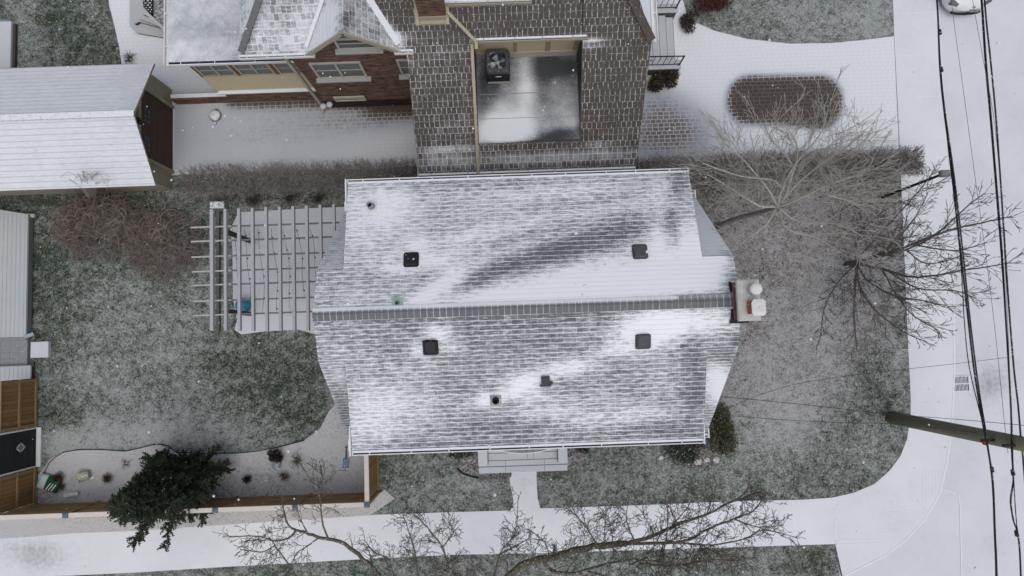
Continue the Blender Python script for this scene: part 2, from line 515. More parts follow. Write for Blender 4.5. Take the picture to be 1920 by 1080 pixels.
BLACKI = plain('black iron', (.014,.014,.016), .5, .3, 12)
STEEL = plain('bare grey metal', (.3,.31,.33), .35, .15, 8, metal=.6)
CONC = plain('concrete', (.36,.35,.335), .9, .2, 6, dust=.25, bump=.3)
CONCS = plain('snow dusted concrete', (.55,.57,.60), .9, .10, 4, bump=.2)
CONCL = plain('pale mortar crown', (.50,.485,.46), .9, .2, 7, dust=.1, bump=.3)
TERRA = plain('terracotta', (.30,.10,.055), .8, .2, 9)
CAPM = plain('snowy chimney cap', (.66,.65,.63), .6, .08, 9)
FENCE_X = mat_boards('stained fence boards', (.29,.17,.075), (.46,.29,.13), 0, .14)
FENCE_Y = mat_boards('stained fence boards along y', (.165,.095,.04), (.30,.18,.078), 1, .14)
RAILW = plain('stained fence rail', (.27,.175,.09), .75, .25, 7)
CAPW = plain('pale fence cap rail', (.64,.58,.53), .7, .08, 5)
BLUECAP = plain('blue post cap glass', (.10,.16,.21), .3, .3, 30, dust=.1)
GREYW = plain('weathered grey timber', (.40,.405,.42), .85, .12, 7)
GREYWT = plain('weathered pale timber', (.42,.41,.395), .85, .2, 9)
DARKW = plain('dark stained timber', (.07,.055,.047), .8, .3, 9, dust=.05)
BARKD = plain('dark bark', (.115,.10,.088), .95, .35, 14, dust=.10, bump=.4)
BARKG = plain('pale grey bark', (.40,.375,.34), .95, .3, 14, dust=.15, bump=.3)
TWIGB = plain('reddish brown twigs', (.20,.155,.13), .95, .35, 12, dust=.06)
TWIGT = plain('tan twigs', (.26,.185,.15), .95, .3, 12)
HEDGEM = plain('grey brown hedge twigs', (.29,.262,.24), .95, .4, 5, dust=.34)
MOSSB = plain('mossy street tree bark', (.095,.084,.064), .95, .4, 10, dust=.16, bump=.4)
NEEDLE = plain('dark evergreen needles', (.024,.032,.017), .9, .9, 4, dust=.05)
SHRUBG = plain('dull green leaves', (.046,.056,.032), .9, .5, 8, dust=.22)
SHRUBO = plain('olive leaves', (.070,.074,.028), .9, .5, 8, dust=.20)
SHRUBB = plain('brown dry leaves', (.055,.040,.028), .9, .5, 8, dust=.08)
SHRUBR = plain('dark red dry leaves', (.085,.034,.028), .9, .5, 8, dust=.08)
POLEM = plain('greenish weathered pole', (.165,.16,.112), .9, .25, 5, bump=.5)
CABLE = plain('black cable', (.014,.015,.018), .6, .3, 30, dust=.16)
THINW = plain('thin grey wire', (.06,.065,.07), .6, .2, 10)
GATEM = mat_boards('charcoal gate boards', (.017,.018,.021), (.030,.031,.035), 2, .09)
STONE = plain('grey garden stone', (.26,.245,.225), .9, .3, 9, dust=.25, bump=.5)
STONEW = plain('pale rough rock', (.42,.40,.38), .9, .3, 9, dust=.4, bump=.5)
GREENP = plain('green printed sack', (.015,.085,.035), .4, .4, 9)
SACKW = plain('pale sack end', (.50,.54,.55), .5, .1, 6)
BLUES = plain('blue shovel plastic', (.14,.22,.36), .5, .15, 9, dust=.25)
TEAL = plain('turquoise vinyl', (.045,.25,.34), .4, .2, 4)
CARW = plain('white car paint', (.70,.71,.72), .25, .04, 3, spec=.5)
GREYDECK = plain('grey deck boards', (.235,.25,.265), .8, .1, 5, dust=.10)
LAMPG = plain('grey lamp housing', (.16,.17,.165), .6, .2, 6, dust=.1)

def single(name, mb, mats, label, cat, group=None, fix=False):
    """a thing that is one mesh, its origin moved to its base"""
    xs = [v[0] for v in mb.v]; ys = [v[1] for v in mb.v]; zs = [v[2] for v in mb.v]
    c = Vector(((min(xs)+max(xs))/2, (min(ys)+max(ys))/2, min(zs)))
    mb.v = [(v[0]-c.x, v[1]-c.y, v[2]-c.z) for v in mb.v]
    o = mb.build(name, mats, None, fix)
    o.location = c
    return tag(o, label, cat, group)

def structure(o): o['kind'] = 'structure'; return o
def box_s(px, py, x0, x1, y0, y1, soft):
    def e(a, b, v): return 1/(1+math.exp(-max(-40, min(40, (v-a)/soft)))) * 1/(1+math.exp(-max(-40, min(40, (b-v)/soft))))
    return e(x0, x1, px) * e(y0, y1, py)

def rbox(px, py, x0, x1, y0, y1, r, soft):
    cx, cy = (x0+x1)/2, (y0+y1)/2
    dx, dy = abs(px-cx)-(x1-x0)/2+r, abs(py-cy)-(y1-y0)/2+r
    d = math.hypot(max(dx,0), max(dy,0)) + min(max(dx,dy),0) - r
    return 1/(1+math.exp(max(-40, min(40, d/soft*2.2))))

# ------------------------------------------------------------------ ground
mb = MB(); mb.add([(-160,-160,-.26),(160,-160,-.26),(160,160,-.26),(-160,160,-.26)], [(0,1,2,3)])
structure(mb.build('ground', WSNOW))
road_cov = blobs(.95, [(1850,725,42,40,10,-.30),(1880,700,30,30,0,-.22),(1835,740,20,20,0,-.12),(1880,1040,60,8,-42,-.10),(1800,30,40,22,0,-.05)])
structure(sheet('road', [[(15.0,70,-.13),(15.0,-4,-.13),(10.5,-8.4,-.13),(-70,-8.4,-.13),(-70,-17,-.13),(25,-17,-.13),(25,70,-.13)]], [ROADM, ROADM], None, 1.0, road_cov))

def grid_sheet(name, x0, x1, y0, y1, st, cov, keep, mat, z=0.0, rough=.012):
    nx, ny = int((x1-x0)/st), int((y1-y0)/st)
    idx, vs, cs, fs = {}, [], [], []
    rr = random.Random(5)
    for j in range(ny+1):
        for i in range(nx+1):
            x, y = x0+i*st, y0+j*st
            if keep(x, y):
                idx[i, j] = len(vs); vs.append((x, y, z + rr.uniform(-rough, 0))); cs.append(cov(x, y, z))
    for j in range(ny):
        for i in range(nx):
            q = [(i,j),(i+1,j),(i+1,j+1),(i,j+1)]
            if all(k in idx for k in q): fs.append([idx[k] for k in q])
    me = bpy.data.meshes.new(name); me.from_pydata(vs, [], fs); me.materials.append(mat)
    a = me.color_attributes.new('cov', 'FLOAT_COLOR', 'POINT')
    flat = []
    for c in cs: flat += [c[0], c[1], c[2], 1]
    a.data.foreach_set('color', flat)
    return link(name, me)

lawn_s = blobs(.62, [(300,640,160,90,0,.10),(180,760,90,60,0,.10),(320,812,150,34,0,.34),(200,822,120,26,0,.34),(110,835,30,30,0,.6),(560,790,40,30,0,-.1),(90,520,45,140,0,-.34),(200,480,120,60,0,-.05),(520,720,130,70,20,-.26),
    (100,800,60,50,0,-.20),(440,640,60,40,0,-.06),(120,60,70,80,0,-.22),(50,30,30,60,0,.12),(190,100,50,40,0,-.18),(60,110,30,40,0,.15),
    (1500,600,170,130,0,.30),(1470,760,90,80,0,.34),(1480,420,120,80,0,.12),(1640,720,60,80,0,-.22),(1560,880,110,40,0,-.10),(1680,690,16,50,0,.25),(1640,850,60,30,-40,.12),
    (1420,830,60,50,0,.18),(1080,900,80,40,0,.04),(860,900,70,50,0,.20),(780,880,60,40,0,-.05),(1560,30,150,60,0,.22),(1460,30,60,30,0,.10),(1640,40,40,60,0,.20),
    (1420,500,80,160,0,-.08),(1600,420,90,80,0,-.06),(1480,1060,90,30,0,-.05),(1530,1050,30,25,0,-.25),(1100,1070,70,20,0,.15),(700,1070,60,20,0,-.06),
    (350,400,100,30,0,-.12),(100,376,140,16,0,-.45),(560,368,220,8,0,-.2),(560,325,260,24,0,.25),(1320,340,50,40,0,-.20),(970,325,260,12,0,-.5),(900,850,60,16,0,-.2)])  # strip south of the garage: ground shade painted as missing snow
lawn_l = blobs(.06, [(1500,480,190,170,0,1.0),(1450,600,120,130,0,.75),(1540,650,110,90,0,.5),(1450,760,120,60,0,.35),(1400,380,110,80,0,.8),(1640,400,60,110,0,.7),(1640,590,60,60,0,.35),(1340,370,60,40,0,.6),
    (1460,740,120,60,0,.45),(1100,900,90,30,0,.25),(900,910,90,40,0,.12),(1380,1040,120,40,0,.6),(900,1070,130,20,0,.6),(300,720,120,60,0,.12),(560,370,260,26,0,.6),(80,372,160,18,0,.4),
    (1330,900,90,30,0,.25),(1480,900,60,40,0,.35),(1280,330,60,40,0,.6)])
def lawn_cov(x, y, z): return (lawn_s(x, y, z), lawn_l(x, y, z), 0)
def lawn_keep(x, y):
    if x > 14.9: return False
    if x > 11.2 and y < -6.6: return False
    return not (x + (-y) > 14.9 + 5.6 and y < 0)
structure(grid_sheet('lawn', -24, 14.9, -9.0, 18.5, .17, lawn_cov, lawn_keep, LAWN))
mb = MB(); mb.prism([(-24,-9.0),(11.18,-9.0),(11.1,-7.0),(14.8,-4.6),(14.8,18.4),(-24,18.4)], -.24, -.05)
structure(mb.build('ground', LAWN))

SN = [W(-400,1037),W(0,1010),W(60,1006),W(130,1000),W(260,995),W(400,985),W(560,975),W(705,965),W(850,960),W(955,957),W(1012,953),W(1200,947),W(1400,939),W(1500,937),W(1560,933),W(1600,924),W(1640,907),W(1668,882),W(1688,855),W(1700,825),W(1707,780),W(1707,740),W(1703,660),W(1698,540),W(1692,400),W(1689,335),W(1683,200),W(1676,60),W(1674,0),W(1668,-160)]
CURB = [W(1755,-160),W(1763,60),W(1775,240),W(1784,400),W(1788,560),W(1789,700),W(1785,790),W(1777,860),W(1766,915),W(1745,958),W(1712,1000),W(1662,1040),W(1610,1068),W(1580,1082)]
SS = [W(1566,1020),W(1300,1028),W(1000,1037),W(840,1040),W(700,1048),W(460,1060),W(200,1080),W(-400,1105)]
def up(q, z): return [(p[0], p[1], z) for p in q]
# the walk with its rounded corner, cut into quads along its length
outer = [W(-400,1105),W(0,1086),W(60,1082),W(130,1079),W(260,1073),W(400,1064),W(560,1055),W(705,1047),W(850,1040),W(955,1038),W(1012,1037),W(1200,1031),W(1400,1025),W(1500,1022),W(1566,1020)]
strips = []
for i in range(14):
    strips.append([SN[i], outer[i], outer[i+1], SN[i+1]])
c2 = [W(1566,1020),W(1580,1082),W(1620,1062),W(1662,1040),W(1700,1011),W(1733,975),W(1762,925),W(1776,865),W(1785,790),W(1789,700),W(1788,560),W(1785,430),W(1783,350),W(1774,220),W(1764,70),W(1760,0),W(1752,-160)]
strips.append([SN[14], c2[0], c2[1], c2[1]*.5+c2[2]*.5])
for i in range(2, 16):
    a, b = SN[min(13+i-1, 29)], SN[min(13+i, 29)]
    strips.append([SN[12+i], c2[i-1] if i > 2 else c2[1]*.5+c2[2]*.5, c2[i], SN[13+i]])
walk_cov = blobs(.95, [(70,1040,70,30,0,-.42),(1660,790,8,20,0,-.2)])
strips = [[Vector((p.x, p.y, .012)) for p in q] for q in strips]
wk = structure(sheet('sidewalk', strips, [FSNOW, CONC], None, .4, walk_cov, None, .2))
# joints and tooled lines: snow sits a little proud of them
mb = MB()
def jline(p, q, w=.022, h=.007, z=.016): mb.beam((p.x, p.y, z), (q.x, q.y, z), w, h)
for x0, x1 in ((1486,1490),(1564,1567),(1370,1372),(1002,1006),(1278,1281),(840,842),(690,692),(560,562)):
    a = W(x0, 936 + (1564-x0)*.043); b = W(x1, 1021 + (1564-x0)*.034)
    jline(a, b, .03)
for p, q in (((1628,928),(1660,1042)),((1665,908),(1738,962)),((1678,26),(1755,22)),((1680,105),(1762,103)),((1682,183),(1770,180)),((1690,656),(1785,654)),((1703,732),(1789,736)),((1700,858),(1776,880)),((1566,1020),(1646,1018)),((1566,1014),(1646,1011))):
    jline(W(*p), W(*q), .022)
for k in range(9):
    y = 960 + k*4.6
    jline(W(1648,y), W(1737-k*4,y-3), .010, .004)
for k in range(7):
    x = 1730 + k*6
    jline(W(x,880), W(x,950-k*8), .010, .004)
mb.build('joint', WSNOW, wk)
mb = MB()
for i in range(1, 13): mb.beam((c2[i].x, c2[i].y, .015), (c2[i+1].x, c2[i+1].y, .015), .06, .012)
mb.build('kerb_edge', WSNOW, wk)
mb = MB()
pts = [W(1764,916,-.12), W(1797,925,-.12), W(1800,952,-.12), W(1803,1080,-.12), W(1806,1300,-.12)]
for i in range(4): mb.beam(pts[i], pts[i+1], .035, .016)
for p, q in (((1787,700),(1785,800)),((1778,400),(1786,560)),((1785,655),(1760,660))): mb.beam(W(*p,-.124), W(*q,-.124), .03, .01)
structure(mb.build('road_seam', WSNOW))

# driveway pavers
def drive_cov(x, y, z):
    px, py = P(x, y, z)
    s = drive_b(x, y, z)
    car = rbox(px, py, 1365, 1578, 143, 232 + 10*math.exp(-((px-1540)/50)**2), 42, 9)
    edge = car*(1-car)*2.2*(1.0 if px < 1440 or py < 165 else .45) + .25*car*(1 if 185 < py < 215 else .25)
    wall = box_s(px, py, 425, 790, 150, 196 + max(0, (px-600)*.06), 5) + box_s(px, py, 690, 790, 150, 214, 7)
    wall = min(1, wall)
    bare = bare_b(x, y, z)
    return (s - car*1.25 - wall*1.3, min(1, car*.85 + wall*.9), min(1, edge*.8 + bare + wall*.25))
drive_b = blobs(.92, [(520,240,260,90,0,-.36),(330,150,90,60,0,-.14),(1250,250,95,55,0,-.85),(1230,190,60,30,0,-.30),(400,265,120,40,0,-.05),(680,225,110,22,0,-.28),(600,260,180,30,0,-.06),(255,35,10,30,0,-.12)])
bare_b = blobs(.06, [(1250,250,120,70,0,.9),(720,235,90,30,0,.25)])
dp = [W(228,118),W(224,90),W(215,50),W(205,10),W(200,-40),W(200,-180),W(1290,-180),W(1275,-20),W(1290,36),W(1340,58),W(1400,73),W(1480,82),W(1560,81),W(1620,75),W(1676,68),W(1685,270)]
dp = [Vector((p.x, p.y, .008)) for p in dp] + [Vector((14.42,6.35,.008)), Vector((-12.6,6.55,.008)), Vector((-14.2,7.5,.008))]
dcut = [[dp[5],dp[4],dp[3],dp[2],dp[1],dp[0],Vector((-14.2,7.5,.008)),Vector((-12.6,6.5,.008)),Vector((-2.0,6.5,.008)),Vector((-2,15.5,.008))],
        [Vector((3.6,6.4,.008)),Vector((3.6,15.3,.008))]+dp[6:16]+[Vector((14.42,6.35,.008))]]
structure(sheet('driveway', dcut, PAVER, None, .13, drive_cov))
# patio, path, garden beds
pp = [W(436,470),W(432,430),W(447,398),W(520,394),W(590,390),W(648,388),W(640,640),W(560,618),W(500,621),W(452,627),W(440,618),W(445,600),W(437,560)]
structure(sheet('patio', [[(p.x,p.y,.009) for p in pp]], PATIOM, None, .3, blobs(.95, [(450,440,30,20,0,-.35),(440,585,26,14,0,-.3)])))
fp = [W(961,880),W(955,895),W(960,925),W(963,940),W(957,960),W(1014,956),W(1008,935),W(1006,900),W(1006,880)]
structure(sheet('path', [[(p.x,p.y,.009) for p in fp]], FSNOW, None, .3, blobs(.9, [(985,905,8,10,0,-.15)])))
bed_c = blobs(.95, [(180,880,110,40,0,.14),(600,850,70,60,0,.05),(560,900,80,40,0,-.10),(90,930,40,30,0,-.25),(340,920,90,60,0,-.45),(480,910,60,40,0,-.08),(650,800,40,40,0,-.10),(110,850,50,16,0,.25),(370,850,60,10,0,.25)])
bed = [W(72,958),W(72,890),W(86,872),W(96,860),W(112,850),W(132,843),W(200,842),W(240,846),W(268,838),W(300,834),W(330,845),W(440,850),W(520,838),W(570,826),W(600,804),W(616,772),W(628,758),W(700,752),W(708,922),W(400,938)]
structure(sheet('garden_bed', [[(p.x,p.y,.010) for p in bed]], MULCH, None, .25, bed_c))
st2 = [W(-300,985),W(0,972),W(400,950),W(700,922),W(712,925),W(722,918),W(740,935),W(700,962),W(690,968),W(400,986),W(60,1007),W(0,1012),W(-300,1030)]
structure(sheet('planting_strip', [[(p.x,p.y,.010) for p in st2]], MULCH, None, .3, blobs(.95, [(40,985,70,14,0,.6)])))
for pts, s0 in (([(858,880),(875,845),(900,842),(900,890),(880,892)], .42),([(1062,880),(1062,838),(1098,842),(1100,860),(1085,882)], .42),([(1235,822),(1345,812),(1360,850),(1338,872),(1300,878),(1262,868)], .30),
                ([(897,892),(960,887),(958,895),(900,900)], .2),([(1008,886),(1064,880),(1080,888),(1008,896)], .2)):
    q = [W(*p) for p in pts]
    structure(sheet('garden_bed', [[(p.x,p.y,.0125) for p in q]], MULCH, None, .25, lambda x,y,z,s0=s0: s0))

# ------------------------------------------------------------------ grey shingled gambrel house
H1 = thing('shingled_house', (.4,.8,0), 'grey gambrel roofed house in the middle with two wide dormers under thin snow', 'house')
XL, XR = -5.06, 5.90
PR = [(-3.02,3.36),(-.34,6.86),(.85,7.30),(2.05,6.86),(4.42,3.36)]
DX0, DX1 = -4.36, 5.05
mb = MB(); mb.profile_x([(-2.62,-.1),(-2.62,3.3),(-.30,6.70),(.85,7.12),(2.0,6.70),(4.1,3.3),(4.1,-.1)], XL+.28, XR-.28)
mb.build('wall', SIDING, H1, fix=True)
SLN = [0, math.hypot(1.19,.44)]
def uv_gam(x, y, z):
    d = abs(y - .85)
    return (x, d*1.066 + 20 if y > .85 else d*1.066 + 20.07)
def uv_steep(x, y, z): return (x, (6.86 - z)*1.21 + 31.1)
snowN = blobs(.41, [(1010,500,210,22,-17,-.04),(1110,440,150,26,-12,-.08),(870,470,90,9,-20,.16),(1000,455,110,8,-14,.14),(1080,505,90,7,-14,.18),(940,520,70,6,-22,.14),(900,400,90,20,-14,.12),(1060,350,150,16,-4,.14),(620,540,40,40,0,-.06),(1180,520,150,20,-8,.25),(1180,525,260,34,-7,.85),(1290,490,90,50,0,.60),(1000,555,190,16,-4,.60),(800,556,60,14,-30,.55),(850,520,60,14,-28,.35),
    (960,500,170,17,-20,-.32),(1060,470,120,14,-14,-.34),(880,545,70,9,-24,-.18),(1180,430,110,16,-10,-.15),
    (720,385,60,36,0,.45),(690,430,60,50,0,.20),(700,480,50,40,0,.05),(640,560,70,30,0,.12),(810,490,55,16,0,.40),(745,505,30,10,0,.55),(780,460,20,22,0,.35),
    (850,450,120,14,-14,.22),(980,420,160,12,-10,.12),(1000,365,180,14,-3,.12),(1120,390,130,10,-6,.12),(1260,440,16,60,-8,-.42),(1275,345,20,30,0,-.30),(1240,375,26,36,0,.25),(1240,440,30,30,0,.35),
    (1375,500,26,36,0,-.75),(1345,560,40,12,0,-.35),(650,420,20,80,0,.05),(1300,450,20,70,-8,.3),(950,345,260,8,-2,-.1)], .06)
snowS = blobs(.28, [(740,780,110,50,0,.14),(1150,785,150,16,-4,.20),(1020,770,60,10,-4,.22),(900,600,260,20,-2,-.06),(1250,700,60,40,0,.10),(1270,605,110,26,-4,.62),(1225,612,50,26,-12,.55),(1200,640,55,20,0,.45),(1160,660,50,12,0,.30),(820,625,26,18,0,.60),(785,655,20,14,0,.42),(840,650,40,10,0,.20),
    (1060,690,60,16,-10,.55),(985,715,40,14,0,.55),(960,735,50,12,-18,.55),(910,752,24,12,0,.55),(1000,745,60,10,0,.30),(1080,760,120,20,-10,.16),(1180,775,120,16,-4,.16),
    (720,745,100,40,0,.22),(690,800,50,40,0,.24),(640,660,60,24,0,.14),(760,690,100,20,0,.08),(1300,720,22,90,0,-.25),(1330,600,50,30,0,.1),(1000,600,200,16,-2,-.12),(1000,640,180,12,-2,-.08),
    (870,840,160,10,-2,-.20),(950,800,120,14,-4,-.18),(1250,800,70,14,0,-.15),(1390,640,20,20,0,-.3),(620,605,40,14,0,.12)], .08)
def y_n(x): return 4.49
roof = [[(XL,.85,7.30),(XR,.85,7.30),(XR,2.05,6.86),(XL,2.05,6.86)],[(DX0,2.05,6.862),(DX1+.03,2.05,6.862),(DX1,4.49,6.12),(DX0-.02,4.49,6.12)]]
rfN = sheet('dormer_roof', roof, [SHING, WHITE], H1, .12, snowN, uv_gam, .07)
roofS = [[(XL,.85,7.30),(XL,-.34,6.86),(XR,-.34,6.86),(XR,.85,7.30)],[(DX0,-.34,6.862),(DX0-.02,-2.78,6.12),(DX1,-2.78,6.12),(DX1+.03,-.34,6.862)]]
rfS = sheet('dormer_roof', roofS, [SHING, WHITE], H1, .12, snowS, uv_gam, .07)
steepN = blobs(.56, [(640,440,30,60,0,.14),(610,500,30,16,0,.05),(1330,430,40,50,0,.55),(1365,485,20,16,0,-.3)])
steepS = blobs(.30, [(1345,720,25,40,0,.85),(1360,668,30,14,0,-.30),(630,700,40,20,0,.22),(640,790,20,40,0,-.15)])
sheet('roof', [[(XL,2.06,6.85),(XR,2.06,6.85),(XR,4.42,3.36),(XL,4.42,3.36)]], [SHING, WHITE], H1, .14, steepN, uv_steep, .07)
sheet('roof', [[(XL,-.35,6.85),(XL,-3.02,3.36),(XR,-3.02,3.36),(XR,-.35,6.85)]], [SHING, WHITE], H1, .14, steepS, uv_steep, .07)
# dormer walls: front and cheeks
for y0, y1, yt in ((4.05,4.18,2.05),(-2.62,-2.49,-.34)):
    mb = MB(); x0, x1 = DX0+.12, DX1-.12
    mb.box(x0, x1, min(y0,y1), max(y0,y1), 3.4, 6.10)
    yo = y1 if yt > 0 else y0
    for xx in (x0, x1-.08):
        mb.add([(xx,yo,3.5),(xx,yo,6.08),(xx,yt,6.74),(xx+.08,yo,3.5),(xx+.08,yo,6.08),(xx+.08,yt,6.74)], [(0,1,2),(5,4,3),(0,3,4,1),(1,4,5,2),(2,5,3,0)])
    dm = mb.build('dormer', SIDING, H1, fix=True)
    wy = 4.19 if yt > 0 else -2.63
    for cx in (-2.9,-.6,1.7,3.9):
        w = MB(); s = 1 if yt > 0 else -1
        for a, b, c, d in ((-.5,.5,1.25,1.31),(-.5,.5,0,.06),(-.5,-.44,.06,1.25),(.44,.5,.06,1.25)): w.box(cx+a, cx+b, min(wy,wy+s*.05), max(wy,wy+s*.05), 4.4+c, 4.4+d)
        w.box(cx-.44, cx+.44, min(wy,wy+s*.015), max(wy,wy+s*.015), 4.46, 5.65, 1)
        w.build('window', [WHITE, GLASS], dm)
# ridge caps
mb_cov = blobs(.05, [(1000,568,420,4.5,-1.7,.95),(760,580,120,4,-2,.25),(1330,570,60,20,0,-.2)])
sheet('ridge_cap', [[(XL-.01,.855,7.325),(XR+.01,.855,7.325),(XR+.01,1.02,7.262),(XL-.01,1.02,7.262)],[(XL-.01,.68,7.262),(XR+.01,.68,7.262),(XR+.01,.845,7.325),(XL-.01,.845,7.325)]], [CAPS, CAPS], H1, .08,
      lambda x,y,z: (.85 if y > .93 else -.02) + (-.5 if x > 4.3 and y > .9 else 0), lambda x,y,z: (x, y+.6), .02)
# gutters
def gutter_x(x0, x1, y, z, s, parent, m0=WHITE, ticks=8, snow=True, rnd=3):
    """open trough along X; s = +1 opens away to +Y"""
    mb = MB(); r2 = random.Random(rnd)
    a, b = (y, y+s*.125)
    mb.box(x0, x1, min(a,b), max(a,b), z-.10, z-.075, 0)
    mb.box(x0, x1, min(b,b-s*.022), max(b,b-s*.022), z-.074, z+.012, 0)
    mb.box(x0-.015, x0+.006, min(a,b), max(a,b), z-.102, z+.01, 0); mb.box(x1-.006, x1+.015, min(a,b), max(a,b), z-.102, z+.01, 0)
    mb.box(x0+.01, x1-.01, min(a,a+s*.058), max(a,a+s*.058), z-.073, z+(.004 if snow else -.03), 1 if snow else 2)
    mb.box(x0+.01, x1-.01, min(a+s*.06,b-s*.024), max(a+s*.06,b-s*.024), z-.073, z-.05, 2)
    for k in range(ticks):
        x = x0 + (x1-x0)*(k+.5+r2.uniform(-.12,.12))/ticks
        mb.box(x-.014, x+.014, min(a,b), max(a,b), z+.013, z+.022, 0)
    return mb.build('gutter', [m0, WSNOW, DARKIN], parent)
gutter_x(DX0-.02, DX1, 4.495, 6.10, 1, H1, WHITE, 10)
gutter_x(DX0-.02, DX1, -2.785, 6.10, -1, H1, WHITE, 9)
mb = MB()
for x0, x1, y0, y1, z in ((DX0-.10,DX0-.06,3.72,4.63,6.12),(DX0-.10,DX0-.06,-2.92,-2.12,6.12),(DX1+.01,DX1+.04,-2.92,-2.0,6.12),(XL-.06,XL-.02,3.9,4.56,3.45),(XL-.06,XL-.02,-3.16,-2.75,3.45),(XR+.01,XR+.05,-3.16,-2.5,3.45),(XR+.01,XR+.05,3.9,4.56,3.45)):
    mb = MB(); mb.box(x0, x1, y0, y1, z-.06, z+.02); mb.build('fascia', WHITE, H1)
gutter_x(XL-.02, DX0+.1, 4.43, 3.42, 1, H1, WHITE, 1)
gutter_x(XL-.02, DX0+.1, -3.03, 3.42, -1, H1, WHITE, 1)
gutter_x(DX1, XR, -3.03, 3.42, -1, H1, WHITE, 1)
gutter_x(DX1, XR, 4.43, 3.42, 1, H1, WHITE, 1)
def roofz(y):
    if y >= 2.05: return 6.862 - (y-2.05)*.304
    if y <= -.34: return 6.862 - (-.34-y)*.304
    return 7.30 - abs(y-.85)*.37
# box vents, pipes on the roof
def box_vent(px, py, par, w=.33, dust=False):
    p = W(px, py, 6.9); z = roofz(p.y); s = -1 if p.y > .85 else 1
    mb = MB(); h = .13
    tz = lambda yy: z - (p.y-yy)*0 + (yy-p.y)*(.30*s)
    def ring(hw, zz): return [(p.x+a*hw, p.y+b*hw, tz(p.y+b*hw)+zz) for a, b in ((-1,-.8),(-.8,-1),(.8,-1),(1,-.8),(1,.8),(.8,1),(-.8,1),(-1,.8))]
    v = ring(w*.62,.004) + ring(w*.62,.012) + ring(w*.40,.02) + ring(w*.40,.08) + ring(w*.5,.08) + ring(w*.5,h) + ring(w*.40,h+.025)
    f = []
    for l in range(6):
        for k in range(8): f.append((l*8+k, l*8+(k+1)%8, l*8+8+(k+1)%8, l*8+8+k))
    f.append([48+k for k in range(8)])
    mb.add(v, f)
    mb.build('roof_vent', BLACKD if dust else BLACK, par)
box_vent(770,486,rfN); box_vent(1201,471,rfN,.33,True); box_vent(808,651,rfS); box_vent(1205,640,rfS,.33,True)
p = W(1023,714,6.75); z = roofz(p.y); mb = MB(); mb.cbox(p.x-.11,p.x+.11,p.y-.11,p.y+.11,z-.03,z+.14,.02); mb.box(p.x-.15,p.x+.15,p.y-.16,p.y-.112,z-.03,z+.02)
mb.lathe([(.045,0),(.045,.06)], (p.x+.15,p.y-.06,z+.01), 10); mb.build('roof_vent', plain('charcoal metal', (.05,.053,.058), .5), rfS)
def pipe_vent(px, py, par, m, r=.075, h=.30, flash=None):
    p = W(px, py, 6.8); z = roofz(p.y)
    mb = MB(); mb.lathe([(r*1.25,-.06),(r*1.2,.05),(r,.06),(r,h),(r*.72,h),(r*.72,h-.2)], (p.x,p.y,z), 14)
    mb.add([(p.x-.15,p.y-.15,roofz(p.y-.15)+.008),(p.x+.15,p.y-.15,roofz(p.y-.15)+.008),(p.x+.15,p.y+.15,roofz(p.y+.15)+.008),(p.x-.15,p.y+.15,roofz(p.y+.15)+.008)], [(0,1,2,3)], 1)
    mb.lathe([(r*.7,h-.12),(.001,h-.119)], (p.x,p.y,z), 14, 2)
    mb.build('vent_pipe', [m, flash or CONC, BLACK], par)
pipe_vent(929,753,rfS,BLACK,.08,.28); pipe_vent(690,381,rfN,STEEL,.085,.3,WHITE); pipe_vent(750,570,rfN,plain('green copper', (.10,.22,.18), .6),.05,.16,plain('pale green flashing', (.35,.45,.40), .7))
# chimney on the east gable
mb = MB(); mb.box(5.70,6.12,.36,1.30,-.1,7.72); ch = mb.build('chimney', BRICK, H1)
mb = MB(); mb.box(5.645,5.695,.33,1.33,7.0,7.22); mb.box(5.62,6.1,.26,.34,6.92,7.2); mb.build('flashing', BLACK, ch)
mb = MB(); mb.cbox(5.63,6.19,.30,1.33,7.725,7.86,.03); mb.build('crown', CONCL, ch)
mb = MB(); mb.lathe([(.13,0),(.12,.22),(.15,.23),(.15,.28),(.135,.31),(.06,.33),(.001,.335)], (6.0,1.07,7.86), 20); mb.build('flue_pot', CAPM, ch)
mb = MB(); mb.box(5.84,6.10,.47,.78,7.86,8.14); mb.build('flue', TERRA, ch)
mb = MB()
o = [(-.17,-.12),(-.12,-.20),(.12,-.20),(.17,-.15),(.17,.15),(.12,.2),(-.12,.2),(-.17,.12)]
v = [(6.0+a,.61+b,8.21) for a,b in o]+[(6.0+a,.61+b,8.235) for a,b in o]+[(6.0+a*.55,.61+b*.55,8.262) for a,b in o]+[(6.0,.61,8.25)]
f = [[k for k in range(8)][::-1]]
for l in range(2):
    for k in range(8): f.append((l*8+k,l*8+(k+1)%8,l*8+8+(k+1)%8,l*8+8+k))
for k in range(8): f.append((16+k,16+(k+1)%8,24))
mb.add(v, f)
for a, b in ((-.12,-.14),(.08,-.14),(.08,.14),(-.12,.14)): mb.beam((6.0+a,.61+b,8.1),(6.0+a,.61+b,8.215),.02,.02)
mb.beam((6.0-.09,.61-.1,8.262),(6.0+.09,.61+.1,8.262),.012,.006); mb.beam((6.0-.09,.61+.1,8.262),(6.0+.09,.61-.1,8.262),.012,.006)
mb.build('flue_cap', CAPM, ch)
